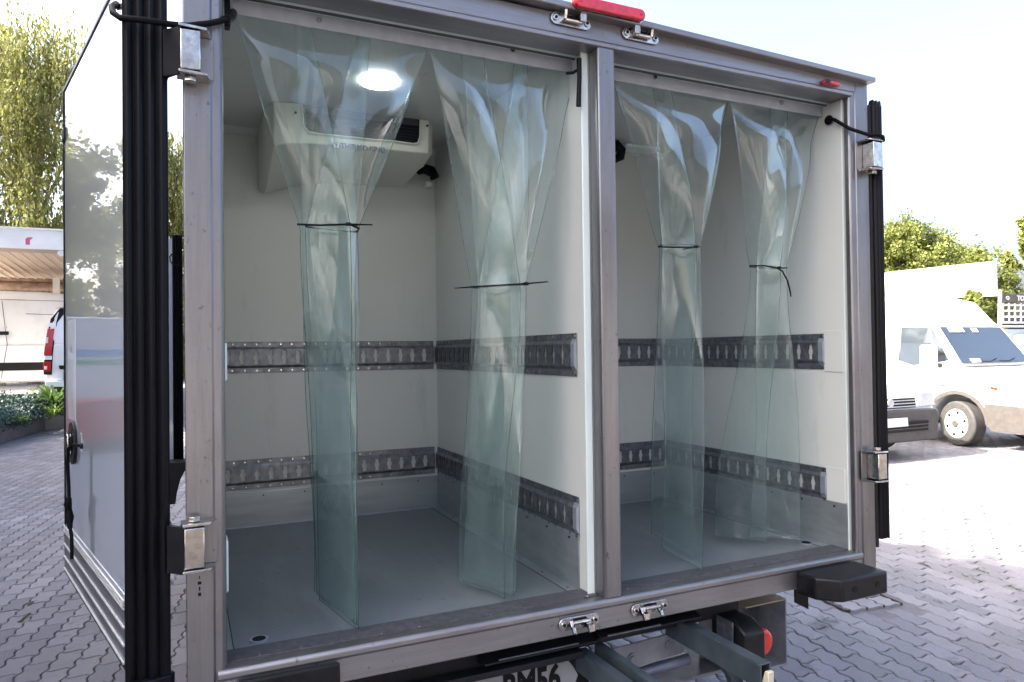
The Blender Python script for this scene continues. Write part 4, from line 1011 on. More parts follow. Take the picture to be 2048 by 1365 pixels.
# trees along the left side: their shade covers the truck; they are mirrored in the open door
k = 0
for (x, y, hh, rr) in ((-9.3, -0.6, 11.2, 3.1), (-9.6, 3.4, 11.4, 3.2), (-9.2, 8.2, 11.2, 3.2), (-9.8, 12.0, 10.2, 2.6)):
    tree(('nearest', 'second', 'third', 'farthest')[k] + ' leafy shade tree of the row beyond the left edge of the photo', (x, y, 0), hh, rr, M['leaf_dark'], 60000, .17, .24, .08, 30 + k, 'trees shading the yard from the left', False, 'shade_tree', 60); k += 1
for (x, y, hh, rr) in ((-13.6, 25.5, 10.5, 3.6), (-9.8, 27.5, 9.6, 3.2)):
    tree(('left' if x < -12 else 'right') + ' one of two leafy trees mirrored in the glossy open door', (x, y, .3), hh, rr, M['leaf_birch'], 36000, .11, .2, .12, 40 + k, 'trees mirrored in the open door', False, 'tree', 40); k += 1
# right: trees over the wall
for (px, top, d, rr, sd_, lab) in ((1790, 470, 30, 2.5, 51, 'bright green tree directly right of the truck above the white wall'),
                                   (1872, 488, 31, 2.6, 52, 'rounded yellow-green tree in the middle above the white wall'),
                                   (1932, 515, 33, 1.7, 53, 'lowest tree, at the right end of the row above the white wall')):
    c = CAM_POS + (CF + CR * ((px - 1024) / FPX)) * d
    zt_ = CAM_POS.z + (690 - top) / FPX * d
    tree(lab, (c.x, c.y, 0), zt_, rr, M['leaf_bright'], 46000, .07, .2, .35, sd_, 'trees above the white wall', False, 'tree', 30)
c = CAM_POS + (CF + CR * ((2088 - 1024) / FPX)) * 34
tree('tree cut by the right edge of the photo, high above the pick-up', (c.x, c.y, 0), 7.8, 1.3, M['leaf_bright'], 8000, .12, .15, .6, 61, None, False, 'tree', 16)
c = CAM_POS + (CF + CR * ((1962 - 1024) / FPX)) * 16
tree('small leafy shrub seen between the van roof and the white wall', (c.x, c.y, 0), 2.75, .55, M['leaf_bright'], 5000, .06, .05, .3, 62, None, False, 'shrub', 14)

# ------------------------------------------------------------------ left background: terrace, planter, shelter, vans
TZ = .62
tag(MB().add([(-60, 13.9, -.02), (-60, 16.2, TZ), (-1.0, 20.4, TZ), (-.6, 18.0, -.02)], [(0, 1, 2, 3)]).add([(-60, 16.2, TZ), (-60, 80, TZ), (14, 80, TZ), (14, 24, TZ), (-1.0, 20.4, TZ)], [(0, 1, 2, 3, 4)]).build('terrace', M['soil']), kind='structure') if False else None
ter = MB().add([(-40, 14.9, TZ), (-.9, 16.2, TZ), (14, 34, TZ), (14, 90, TZ), (-40, 90, TZ), (-40, 14.9, 0), (-.9, 16.2, 0), (14, 34, 0)], [(0, 1, 2, 3, 4), (0, 5, 6, 1), (1, 6, 7, 2)])
tag(ter.build('terrace', M['yard']), kind='structure')
# planter bed with a dark kerb
K0 = at(-260, 920, 'z', 0); K1 = at(0, 890, 'z', 0); K2 = at(128, 845, 'z', 0); K3 = K2 + (K2 - K1).normalized() * 1.4
KH = .40
kb = MB()
ks = [K0, K1, (K1 + K2) / 2 + Vector((.05, -.12, 0)), K2, K3]
vs = []
for i, q in enumerate(ks):
    d = (ks[min(i + 1, 4)] - ks[max(i - 1, 0)]).normalized(); nn = Vector((-d.y, d.x, 0))
    vs += [q, q + Vector((0, 0, KH - .10 * (i > 1))), q + nn * .14 + Vector((0, 0, KH + .01 - .10 * (i > 1))), q + nn * .14]
kb.add(vs, [(i * 4 + k_, i * 4 + (k_ + 1) % 4, (i + 1) * 4 + (k_ + 1) % 4, (i + 1) * 4 + k_) for i in range(4) for k_ in range(4)])
pl = thing('planter_kerb', 'low dark curved kerb of the planted bed at the left', 'kerb', tuple(K1))
part(kb, 'kerb', M['kerb'], pl, bevel=.02)
q0, q1, q2, q3 = K0, K1, K2, K3; up = Vector((0, 0, 1))
tag(MB().add([q0 + up * .3, q1 + up * .32, q2 + up * .26, q3 + up * .26, Vector((-.9, 16.25, TZ)), Vector((-14, 15.8, TZ))], [(0, 1, 5), (1, 2, 4, 5), (2, 3, 4)]).build('planting_bed', M['soil']), kind='structure')
# juniper ground cover
rs = np.random.RandomState(8); P = []
for i in range(150):
    a_, b_ = rs.uniform(0, 1), rs.uniform(.0, 1)
    base = np.array(q1.lerp(q2, a_ * 1.25 - .35) ) + np.array((0, 0, .30)); far = np.array((-3.4 + a_ * 2.6, 15.9, TZ)); c = base * (1 - b_) + far * b_ + np.array((0, 0, rs.uniform(.0, .16)))
    m_ = 160; d = rs.normal(size=3); d[2] = abs(d[2]) * .6; d /= np.linalg.norm(d)
    P.append(c + rs.normal(0, .10, size=(m_, 3)) * np.array((1, 1, .55)) + np.abs(rs.normal(0, .05, size=(m_, 1))) * d)
o = leaves_mesh('juniper_ground_cover', np.concatenate(P), .028, M['juniper'], None, 3); tag(o, 'low blue-green juniper covering the planted bed', 'ground cover', None, 'stuff')
def rosette(name, label, loc, n, L, wd, mat, up_, group=None, seed=1):
    rnd = random.Random(seed); t_ = thing(name, label, 'plant', loc, 0, group)
    for i in range(n):
        a_ = rnd.uniform(0, 6.283); e = rnd.uniform(*up_); l = L * rnd.uniform(.6, 1.1); d = Vector((math.cos(a_), math.sin(a_), 0)); s_ = Vector((-d.y, d.x, 0)); mb = MB(); vs = []
        for j in range(6):
            t__ = j / 5; r_ = l * t__; z = l * (e * t__ - .75 * e * t__ ** 2.4); wv = wd * math.sin(math.pi * (.12 + .86 * t__)) * .5
            q = d * r_ * (1 - .25 * e * .5) + Vector((0, 0, z)); vs += [q - s_ * wv, q + Vector((0, 0, -wd * .12)), q + s_ * wv]
        mb.add(vs, [(j * 3 + k_, j * 3 + k_ + 1, j * 3 + k_ + 4, j * 3 + k_ + 3) for j in range(5) for k_ in (0, 1)])
        mb.build('leaf', mat, t_, smooth=True)
    return t_
pz = at(108, 800, 'y', 15.2); rosette('spiky_plant', 'spiky green strap-leaved plant in the bed in front of the van with the number plate', (pz.x, pz.y, .50), 70, .78, .045, M['blade'], (.6, 1.7), None, 4)
pz = at(104, 832, 'y', 14.9); rosette('spiky_plant', 'smaller light green strap-leaved plant just behind the kerb', (pz.x, pz.y, .33), 36, .5, .04, M['lime'], (.8, 1.9), None, 5)
pz = at(38, 842, 'y', 13.9); t_ = rosette('succulent', 'bright lime-green leafy succulent overhanging the dark kerb', (pz.x, pz.y, .36), 46, .20, .09, M['lime'], (.3, 1.6), None, 6)

# shelter with a white fascia
sh = thing('shelter', 'white roofed shelter over the parked vans with a pink mark on its fascia', 'shelter', (-3, 15.4, TZ))
yf0, yb0 = 15.0, 20.0
def zy(px, py, y): return at(px, py, 'y', y).z
zt0, zb0 = zy(60, 459, yf0), zy(60, 498, yf0)
part(MB().box(-5.0, -.9, yf0, yf0 + .05, zb0, zt0), 'fascia', M['canopy'], sh, bevel=.01)
part(MB().box(-5.0, -.9, yf0 - .03, yf0 + .10, zt0, zt0 + .03), 'fascia_cap', M['canopy'], sh)
part(MB().box(-5.0, -.9, yf0 + .051, yf0 + .62, zb0 - .0, zb0 + .03), 'fascia_return', simple('brown_return', (.42, .33, .28), .7), sh)
part(MB().add([(-5.0, yf0 + .6, zb0 + .02), (-.9, yf0 + .6, zb0 + .02), (-.9, yb0, zb0 - .12), (-5.0, yb0, zb0 - .12), (-5.0, yf0 + .05, zt0), (-.9, yf0 + .05, zt0), (-.9, yb0, zt0 - .2), (-5.0, yb0, zt0 - .2)],
              [(0, 3, 2, 1), (4, 5, 6, 7), (0, 4, 7, 3), (1, 2, 6, 5), (2, 3, 7, 6)]), 'roof_sheet', M['canopy_under'], sh)
for i in range(21):
    x = -4.95 + i * .19; part(MB().box(x, x + .02, yf0 + .64, yb0, zb0 - .05, zb0 - .01) if False else MB().add([(x, yf0 + .64, zb0 + .018), (x + .03, yf0 + .64, zb0 + .018), (x + .03, yb0, zb0 - .123), (x, yb0, zb0 - .123), (x, yf0 + .64, zb0 - .005), (x + .03, yf0 + .64, zb0 - .005), (x + .03, yb0, zb0 - .146), (x, yb0, zb0 - .146)], [(4, 7, 6, 5), (0, 1, 5, 4), (1, 2, 6, 5), (2, 3, 7, 6), (3, 0, 4, 7)]), 'rib', M['canopy_under'], sh)
part(MB().tube([(-5.0, yb0 + .1, zb0 - .30), (-.9, yb0 + .1, zb0 - .30)], .13, 14), 'gutter', M['gutter'], sh, smooth=True)
part(MB().box(-5.0, -.9, yb0 - .06, yb0 + .02, zb0 - .2, zb0 - .1), 'eaves_beam', M['gutter'], sh)
for x in (-1.0, -4.9): part(MB().box(x - .07, x + .07, yf0 + .1, yf0 + .24, TZ, zb0), 'column', M['canopy'], sh, bevel=.005) if x < -4 else None
for x in (-2.95, -4.9): part(MB().box(x - .07, x + .07, yb0 - .3, yb0 - .16, TZ, zb0 - .1), 'column', M['canopy'], sh, bevel=.005)
P = at(58, 483, 'y', yf0 - .003)
def fz(px, py): q = at(px, py, 'y', yf0); return (q.x, q.z)
part(MB().prism([fz(51, 490), fz(51, 478), fz(56, 475), fz(63, 475), fz(66, 476), fz(60, 481), fz(60, 490)], 'y', yf0 - .004, yf0 - .001), 'printed_mark', M['magenta'], sh)
P = at(122, 507, 'y', yf0 + .05); part(MB().cyl((P.x, P.y, P.z), 'y', .06, .05, 20), 'flood_lamp', M['canopy'], sh, bevel=.01)

# generic van pieces: local x forward, y left, z up
def pfac(y0, s): pass
def van_parts(root, lower, upper, w0, w1, zbelt, ztop, paint='van_white'):
    """lower and upper side outlines (x,z); the upper one leans in towards the roof"""
    mb = MB()
    n = len(lower); vs = [(x, -w0, z) for x, z in lower] + [(x, w0, z) for x, z in lower]
    mb.add(vs, [tuple(range(n)), tuple(range(n, 2 * n))[::-1]] + [(i, i + n, (i + 1) % n + n, (i + 1) % n) for i in range(n)])
    body = mb.build('body', M[paint], root, bevel=.07, seg=4)
    mb = MB(); n = len(upper)
    hw = lambda z: w0 - .012 - (w0 - w1) * max(0, (z - zbelt) / (ztop - zbelt))
    vs = [(x, -hw(z), z) for x, z in upper] + [(x, hw(z), z) for x, z in upper]
    mb.add(vs, [tuple(range(n)), tuple(range(n, 2 * n))[::-1]] + [(i, i + n, (i + 1) % n + n, (i + 1) % n) for i in range(n)])
    cabin = mb.build('cabin', M[paint], root, bevel=.06, seg=4)
    return body, cabin, hw
def side_panel(name, pts, hw, s, mat, root, t=.006, off=.002, bevel=0):
    mb = MB(); n = len(pts)
    vs = [(x, s * (hw(z) + off), z) for x, z in pts] + [(x, s * (hw(z) + off + t), z) for x, z in pts]
    mb.add(vs, [tuple(range(n)), tuple(range(n, 2 * n))[::-1]] + [(i, i + n, (i + 1) % n + n, (i + 1) % n) for i in range(n)])
    return mb.build(name, M[mat], root, bevel=bevel)
def slab(name, corners, t, mat, root, bevel=0):
    """polygon in space given thickness along its normal"""
    c = [Vector(p) for p in corners]; nrm = (c[1] - c[0]).cross(c[2] - c[0]).normalized(); n = len(c)
    vs = c + [p + nrm * t for p in c]
    return MB().add(vs, [tuple(range(n))[::-1], tuple(range(n, 2 * n))] + [(i, (i + 1) % n, (i + 1) % n + n, i + n) for i in range(n)]).build(name, M[mat], root, bevel=bevel)
def wheel(root, x, y, r, wd, s, steer=0., holes=5):
    w_ = MB().tube([(0, -wd / 2, 0), (0, -wd / 2 + .02, 0), (0, wd / 2 - .02, 0), (0, wd / 2, 0)], [r * .93, r, r, r * .93], 40).build('wheel', M['tyre'], root, bevel=.008)
    w_.location = (x, y, r); w_.rotation_euler = (0, 0, steer)
    f = s * wd / 2
    MB().tube([(0, f - s * .03, 0), (0, f + s * .006, 0)], [r * .66, r * .64], 32).build('rim', M['rim'], w_, bevel=.004)
    MB().tube([(0, f, 0), (0, f + s * .018, 0)], [r * .40, r * .30], 24).build('rim_dish', M['rim'], w_, bevel=.004)
    MB().tube([(0, f, 0), (0, f + s * .035, 0)], [r * .17, r * .15], 16).build('hub', M['van_grey'], w_, bevel=.004)
    for i in range(holes):
        a_ = 6.283 * i / holes + .3; MB().cyl((r * .50 * math.cos(a_), f + s * .007, r * .50 * math.sin(a_)), 'y', r * .07, .006, 12).build('rim_hole', M['ink'], w_)
    return w_

# white high roof panel van under the shelter, seen from its side; nose to the right
vl = thing('parked_van', 'white high-roof panel van parked sideways under the shelter', 'van', (-4.9, 18.5, TZ), 0)
L_ = [(2.6, .35), (2.6, 1.2), (-2.9, 1.25), (-2.9, .35)]
U_ = [(2.6, 1.15), (2.45, 1.7), (2.15, 2.15), (1.75, 2.30), (.4, 2.42), (-2.9, 2.42), (-2.9, 1.2)]
body, cabin, hw = van_parts(vl, L_, U_, .98, .84, 1.2, 2.4)
hwl = lambda z: .98
side_panel('side_rubbing_strip', [(-2.88, .62), (2.0, .62), (2.0, .80), (-2.88, .80)], hwl, -1, 'van_mouldings', vl, .02)
side_panel('door_handle', [(-.60, 1.42), (-.16, 1.42), (-.16, 1.50), (-.60, 1.50)], hw, -1, 'van_mouldings', vl, .03)
for pts in ([(-.30, .45), (-.29, .45), (-.18, 1.2), (-.19, 1.2)], [(-.19, 1.2), (-.18, 1.2), (-.30, 2.2), (-.31, 2.2)]): side_panel('door_gap', pts, hw if pts[0][1] > 1 else hwl, -1, 'ink', vl, .003)
for pts in ([(-2.8, 1.185), (2.3, 1.185), (2.3, 1.195), (-2.8, 1.195)], ): side_panel('body_crease', pts, hwl, -1, 'van_grey', vl, .003)
for pts in ([(-2.8, 2.25), (1.55, 2.19), (1.55, 2.20), (-2.8, 2.262)], [(.15, 1.90), (1.60, 1.85), (1.60, 1.858), (.15, 1.91)], [(1.60, 1.60), (1.61, 1.60), (1.56, 2.19), (1.55, 2.19)]): side_panel('body_crease', pts, hw, -1, 'van_grey', vl, .003)
for x in (1.02, 1.14): side_panel('vent_mark', [(x, 1.66), (x + .08, 1.66), (x + .08, 1.73), (x, 1.73)], hw, -1, 'van_grey', vl, .004)
MB().tube([(-.22, -.975, 1.58), (-.22, -1.0, 1.58)], .035, 16).build('fuel_lock', M['rim'], vl, bevel=.004)
wheel(vl, -1.9, -.84, .33, .2, -1); wheel(vl, 1.75, -.84, .33, .2, -1); wheel(vl, .3, -.84, .33, .2, -1) if False else None
vl.location.x = at(8, 700, 'y', 17.5).x + .24; vl.location.y = 18.5
# white van rear with dark corner and red lamps, only its left part shows beside the door
vr = thing('parked_van', 'white van showing its rear with red tail lamp beside the open door', 'van', (-1.45, 15.6, TZ), -math.pi / 2 + math.pi)
vr.rotation_euler = (0, 0, math.pi / 2)
L_ = [(0, .38), (-.02, .9), (.0, 1.2), (5, 1.2), (5, .38)]; U_ = [(0, 1.15), (.05, 1.5), (.18, 1.90), (.34, 1.97), (3.6, 1.97), (5, 1.2)]
body, cabin, hw = van_parts(vr, L_, U_, .96, .80, 1.15, 1.95)
def rear(name, pts, mat, t=.02, root=None, d=0.0, lean=True):
    """polygon (y to the photo's right, z) on the rear face"""
    f = lambda z: (-.022 if z < .9 else -.022 + (z - .9) * .06 if z < 1.2 else .0 + (z - 1.2) * .2 if z < 1.55 else .05 + (z - 1.5) * .34)
    n = len(pts); vs = [(f(z) - d, -y, z) for y, z in pts] + [(f(z) - d - t, -y, z) for y, z in pts]
    return MB().add(vs, [tuple(range(n))[::-1], tuple(range(n, 2 * n))] + [(i, (i + 1) % n, (i + 1) % n + n, i + n) for i in range(n)]).build(name, M[mat], root or vr, bevel=.004)
rear('corner_pillar', [(-.965, .55), (-.82, .55), (-.80, 1.0), (-.74, 1.62), (-.56, 1.93), (-.70, 1.94), (-.86, 1.7), (-.95, 1.1)], 'van_mouldings', .012)
tlp = rear('tail_lamp', [(-.96, .96), (-.83, .96), (-.78, 1.50), (-.905, 1.50)], 'tail_red', .03)
rear('tail_lamp', [(-.965, .62), (-.84, .62), (-.835, .82), (-.963, .82)], 'tail_red', .03)
rear('lamp_band', [(-.955, .86), (-.82, .86), (-.815, .94), (-.95, .94)], 'van_white', .035); rear('lamp_band', [(-.90, 1.54), (-.76, 1.54), (-.755, 1.62), (-.88, 1.62)], 'van_white', .035)
rear('reverse_light', [(-.945, 1.20), (-.89, 1.20), (-.885, 1.32), (-.93, 1.32)], 'rim', .034); rear('reverse_light', [(-.95, .66), (-.90, .66), (-.90, .73), (-.95, .73)], 'rim', .034)
MB().tube([(0.03, .62, 1.22), (-.012, .60, 1.05), (-.012, .56, 1.02)], .006, 6).build('swage', M['van_grey'], vr) if False else None
rear('swage_line', [(-.60, 1.04), (-.585, 1.03), (-.53, 1.55), (-.545, 1.56)], 'rim', .004)
rear('plate_lamp_bar', [(-.68, .66), (-.10, .66), (-.10, .74), (-.70, .74)], 'van_mouldings', .03)
nb = rear('number_plate', [(-.62, .44), (-.10, .44), (-.10, .60), (-.62, .60)], 'canopy', .012, None, .012)
rear('plate_band', [(-.62, .44), (-.56, .44), (-.56, .60), (-.62, .60)], 'stripe_blue', .003, nb, .024)
fm_ = lambda y, z, d: frame((-.046 - d, -y, z), (0, -1, 0), (0, 0, 1))
text_mesh('plate_letters', 'B', M['ink'], nb, fm_(-.49, .52, 0.0), .15, .001, .8, .002, False)
text_mesh('lettering', 'TRAFIC', M['van_grey'], vr, frame((-.035, .40, .985), (0, -1, 0), (0, 0, 1)), .075, .003, 1.6, 0, False)
rear('bumper', [(-.93, .30), (.9, .30), (.9, .42), (-.93, .42)], 'van_white', .06)
wheel(vr, .95, .82, .32, .2, 1); wheel(vr, .95, -.82, .32, .2, -1)
for q in (body,): pass
pz = at(88, 700, 'y', 15.6); vr.location.x = pz.x + .96

# box van and crates mirrored in the door, left of the frame
bx = thing('striped_box_van', 'white box van with a blue and a green stripe, mirrored in the open door', 'van', (-5.6, 12.9, 0), 0)
part(MB().box(-7.2, -3.9, 12.4, 14.3, .55, 2.25), 'box', M['van_white'], bx, bevel=.02)
part(MB().box(-7.2, -3.9, 12.392, 12.398, 1.53, 1.66), 'stripe', M['stripe_blue'], bx); part(MB().box(-7.2, -3.9, 12.392, 12.398, 1.38, 1.48), 'stripe', M['stripe_green'], bx)
for x in (-6.7, -4.5):
    w_ = part(MB().cyl((x, 12.5, .34), 'y', .34, .22, 30), 'wheel', M['tyre'], bx, bevel=.02); part(MB().cyl((x, 12.385, .34), 'y', .2, .02, 20), 'rim', M['rim'], w_)
rbx = thing('red_crate', 'large red plastic bin standing in front of the striped van, mirrored in the open door', 'bin', (-4.9, 11.6, 0))
part(MB().box(-5.5, -4.5, 11.3, 11.9, .12, .72), 'bin_body', M['red_box'], rbx, bevel=.03); part(MB().box(-5.54, -4.46, 11.26, 11.94, .72, .80), 'lid', M['red_box'], rbx, bevel=.02)
for x in (-5.4, -4.6): part(MB().cyl((x, 11.35, .06), 'y', .06, .05, 14), 'caster', M['tyre'], rbx)

# ------------------------------------------------------------------ right background: two white vans, a pick-up, a white wall
wl = thing('white_wall', 'long blank white building wall behind the vans at the right', 'wall', (20, 12, 0))
wa = CAM_POS + (CF + CR * ((1640 - 1024) / FPX)) * 27; wb = CAM_POS + (CF + CR * ((1996 - 1024) / FPX)) * 23.5
za = CAM_POS.z + (692 - 560) / FPX * 27; zb = CAM_POS.z + (690 - 526) / FPX * 23.5; zu = CAM_POS.z + (690 - 592) / FPX * 23.5
dv = Vector((wb.x - wa.x, wb.y - wa.y, 0)); nv = Vector((dv.y, -dv.x, 0)).normalized() * -.25
def wallbox(a, b, z00, z01, z10, z11):
    vs = [Vector((a.x, a.y, z00)), Vector((b.x, b.y, z10)), Vector((b.x, b.y, z11)), Vector((a.x, a.y, z01))]
    return MB().add(vs + [v + nv for v in vs], [(0, 1, 2, 3), (7, 6, 5, 4), (0, 4, 5, 1), (1, 5, 6, 2), (2, 6, 7, 3), (3, 7, 4, 0)])
part(wallbox(wa, wa.lerp(wb, .72), 0, za, 0, za + (zb - za) * .72), 'wall_face', M['canopy'], wl)
part(wallbox(wa.lerp(wb, .7205), wb, zu, za + (zb - za) * .72, zu, zb), 'overhang', M['canopy'], wl)
part(wallbox(wa, wb, za + .0, za + .07, zb, zb + .07), 'coping', M['galv_light'], wl)

# large panel van, front towards us, its right side visible (local x forward = world -y)
iv = thing('large_white_van', 'large white high-roof van with black lower bumper and big mirror, rightmost van', 'van', (11.70, 5.37, 0), -math.pi / 2)
arch = lambda cx, r, z0: [(cx - r * math.cos(t_), z0 + r * math.sin(t_)) for t_ in [math.pi * i / 12 for i in range(13)]]
L_ = [(.98, .26), (1.02, .50), (.99, .80), (.86, 1.02), (.45, 1.16), (-.02, 1.22), (-5.0, 1.24), (-5.0, .36)] + [(-.52, .34)] + arch(0, .44, .36) + [(.47, .26)]
U_ = [(.02, 1.16), (-.10, 1.24), (-.62, 1.90), (-.95, 2.25), (-1.25, 2.36), (-5.0, 2.42), (-5.0, 1.2)]
U_ = [(.10, 1.16), (.02, 1.24), (-.42, 1.86), (-.52, 1.93), (-.80, 2.28), (-1.1, 2.37), (-5.0, 2.42), (-5.0, 1.2)]
body, cabin, hw = van_parts(iv, L_, U_, .98, .84, 1.2, 2.4)
hwl = lambda z: .98
side_panel('side_window', [(-.95, 1.30), (-.62, 1.20), (-.30, 1.18), (-.48, 1.84), (-.95, 1.86)], hw, -1, 'glass_dark', iv, .006, .003)
side_panel('quarter_window', [(-.27, 1.20), (-.06, 1.24), (-.40, 1.80), (-.44, 1.82)], hw, -1, 'glass_dark', iv, .006, .003)
side_panel('window_frame', [(-.97, 1.29), (-.95, 1.29), (-.97, 1.88), (-.985, 1.88)], hw, -1, 'van_mouldings', iv, .008, .003)
side_panel('door_gap', [(-1.02, .5), (-1.01, .5), (-1.01, 1.2), (-1.02, 1.2)], hwl, -1, 'van_grey', iv, .002, .002)
side_panel('wheel_arch_trim', [(x * 1.13, (z - .36) * 1.13 + .36) for x, z in arch(0, .44, .36)] + arch(0, .44, .36)[::-1], hwl, -1, 'van_grey', iv, .012, .001)
side_panel('bumper_side', [(.50, .30), (.99, .27), (1.01, .50), (.985, .66), (.42, .68), (.46, .45)], hwl, -1, 'van_grey', iv, .014, .001)
c = lambda f, y: None
# windscreen on the sloping front
def fw(t_, y): return (.02 - .44 * t_ + .012, y, 1.24 + .62 * t_ + .008)
ws = slab('windscreen', [fw(.04, -.86), fw(.04, .86), fw(.95, .78), fw(.95, -.78)], .008, 'glass_dark', iv)
def fw2(t_, y, o=.012): return (.02 - .44 * t_ + .012 + o, y, 1.24 + .62 * t_ + .008 + o)
slab('sun_strip', [fw2(.80, -.62), fw2(.80, -.25), fw2(.92, -.25), fw2(.92, -.62)], .002, 'canopy', ws)
slab('sun_strip', [fw2(.80, -.05), fw2(.80, .10), fw2(.90, .10), fw2(.90, -.05)], .002, 'canopy', ws)
slab('parked_note', [fw2(.03, -.62), fw2(.03, -.38), fw2(.12, -.38), fw2(.12, -.62)], .002, 'canopy', ws)
for y0, y1 in ((-.40, .02), (.05, .5)): MB().tube([fw2(.04, y0, .02), fw2(.02, (y0 + y1) / 2, .025), fw2(.10, y1, .02)], .009, 6).build('wiper', M['van_mouldings'], ws)
slab('cowl', [(.03, -.86, 1.215), (.12, -.86, 1.205), (.12, .86, 1.205), (.03, .86, 1.215)], .012, 'van_grey', iv)
# front: grille, headlamp, bumper with fog lamp recess
def fr_(name, pts, mat, x0, t=.03, bevel=.006, root=None):
    """polygon (y to the photo's right = local +y... , z) on the nose"""
    n = len(pts); vs = [(x0(z) if callable(x0) else x0, y, z) for y, z in pts] + [((x0(z) if callable(x0) else x0) + t, y, z) for y, z in pts]
    return MB().add(vs, [tuple(range(n))[::-1], tuple(range(n, 2 * n))] + [(i, (i + 1) % n, (i + 1) % n + n, i + n) for i in range(n)]).build(name, M[mat], root or iv, bevel=bevel)
nose = lambda z: 1.0 if z < .6 else 1.0 - (z - .6) * .22
fb = fr_('bumper', [(-.965, .28), (.965, .28), (.965, .56), (.90, .66), (-.90, .66), (-.965, .58)], 'van_grey', nose, .035, .015)
fr_('fog_recess', [(-.88, .42), (-.62, .42), (-.58, .54), (-.66, .59), (-.88, .58)], 'van_mouldings', lambda z: nose(z) + .036, .004, .001, fb)
MB().cyl((1.045, -.78, .50), 'x', .055, .02, 20).build('fog_lamp', M['rim'], fb, bevel=.004)
fr_('bumper_vent', [(-.45, .34), (.45, .34), (.45, .46), (-.45, .46)], 'van_mouldings', lambda z: nose(z) + .036, .004, .001, fb)
fr_('headlamp', [(-.93, .72), (-.60, .70), (-.55, .84), (-.72, .98), (-.90, .95)], 'rim', lambda z: 1.0 - (z - .6) * .3, .02, .01)
fr_('grille', [(-.50, .74), (.50, .74), (.52, .94), (-.52, .94)], 'van_grey', lambda z: .99 - (z - .6) * .28, .02, .006)
# mirror
mr_ = MB().box(-.36, -.20, -1.32, -1.06, 1.16, 1.56).build('door_mirror', M['canopy'], iv, bevel=.05, seg=4)
for z in (1.25, 1.45): MB().tube([(-.28, -1.08, z), (-.22, -.93, z - .02)], .028, 8).build('mirror_arm', M['van_grey'], mr_)
wheel(iv, 0, -.84, .345, .22, -1, R(-14), 6); wheel(iv, 0, .84, .345, .22, 1, R(-14), 6); wheel(iv, -3.6, -.84, .345, .22, -1)
MB().box(-4.6, -.6, -.8, .8, .28, .40).build('underbody', M['dark_steel'], iv)
side_panel('door_handle', [(-1.0, 1.0), (-.80, .99), (-.80, 1.03), (-1.0, 1.04)], hwl, -1, 'van_grey', iv, .02, .001)
side_panel('indicator', [(.52, .90), (.62, .88), (.62, .92), (.52, .94)], hwl, -1, 'orange_lens', iv, .01, .001)
for q in (-1, 1): side_panel('flank_crease', [(-.9, .98), (.40, .86), (.40, .87), (-.9, .995)], hwl, q, 'van_grey', iv, .003, .001)

# smaller white van half hidden by the truck: front with grille, badge and plate
vw = thing('small_white_van', 'white van with slatted grille and number plate, half hidden behind the truck', 'van', (8.62, 5.75, 0), -math.pi / 2)
L_ = [(.82, .24), (.86, .48), (.82, .78), (.66, 1.0), (.2, 1.14), (-.1, 1.18), (-4, 1.18), (-4, .34), (-.5, .32)] + arch(0, .40, .32) + [(.42, .24)]
U_ = [(.10, 1.12), (-.02, 1.18), (-.75, 1.78), (-1.0, 1.92), (-4, 1.94), (-4, 1.14)]
body, cabin, hw = van_parts(vw, L_, U_, .95, .78, 1.15, 1.95)
f2 = lambda z: .86 - max(0, (.48 - z)) * .12 - max(0, (z - .48)) * .13
def fv(name, pts, mat, d=0., t=.02, bevel=.004, root=None): return fr_(name, pts, mat, lambda z: f2(z) + d, t, bevel, root or vw)
fb = fv('bumper', [(-.94, .24), (.94, .24), (.95, .62), (.90, .68), (-.90, .68), (-.95, .62)], 'van_grey', 0, .05, .02)
fv('air_intake', [(-.70, .38), (.70, .38), (.70, .52), (-.70, .52)], 'van_mouldings', .051, .004, .001, fb)
for z in (.42, .465): fv('intake_bar', [(-.70, z), (.70, z), (.70, z + .012), (-.70, z + .012)], 'van_grey', .056, .01, .001, fb)
gl_ = fv('grille', [(-.52, .70), (.52, .70), (.52, .84), (-.52, .84)], 'van_mouldings', .01, .02)
for z in (.715, .755, .795, .83): fv('grille_slat', [(-.52, z), (.52, z), (.52, z + .012), (-.52, z + .012)], 'rim', .032, .01, .001, gl_)
MB().tube([(.855, 0, .775), (.872, 0, .775)], [.058, .058], 28).build('badge_ring', M['rim'], vw, bevel=.003)
for pts in ([(-.036, .805), (-.026, .805), (.0, .765), (-.006, .760)], [(.036, .805), (.026, .805), (.0, .765), (.006, .760)], [(-.046, .785), (-.038, .785), (-.014, .735), (-.020, .733)], [(.046, .785), (.038, .785), (.014, .735), (.020, .733)]):
    fr_('badge_letter', pts, 'van_mouldings', .873, .003, 0)
fv('headlamp', [(.56, .70), (.92, .71), (.92, .90), (.62, .90)], 'rim', .005, .02, .01); fv('headlamp', [(-.56, .70), (-.92, .71), (-.92, .90), (-.62, .90)], 'rim', .005, .02, .01)
npv = fv('number_plate', [(-.26, .46), (.26, .46), (.26, .575), (-.26, .575)], 'canopy', .062, .008, .001)
fv('plate_band', [(-.26, .46), (-.215, .46), (-.215, .575), (-.26, .575)], 'stripe_blue', .071, .002, 0, npv)
def fw3(t_, y, o=.0): return (-.02 - .73 * t_ + .010 + o, y, 1.18 + .60 * t_ + .014 + o)
slab('windscreen', [fw3(.05, -.82), fw3(.05, .82), fw3(.95, .70), fw3(.95, -.70)], .008, 'glass_dark', vw)
MB().tube([fw3(.05, .1, .02), fw3(.03, .4, .025), fw3(.12, .75, .02)], .009, 6).build('wiper', M['van_mouldings'], vw)
MB().box(-.25, -.12, .93, 1.12, 1.14, 1.36).build('door_mirror', M['canopy'], vw, bevel=.03, seg=3)
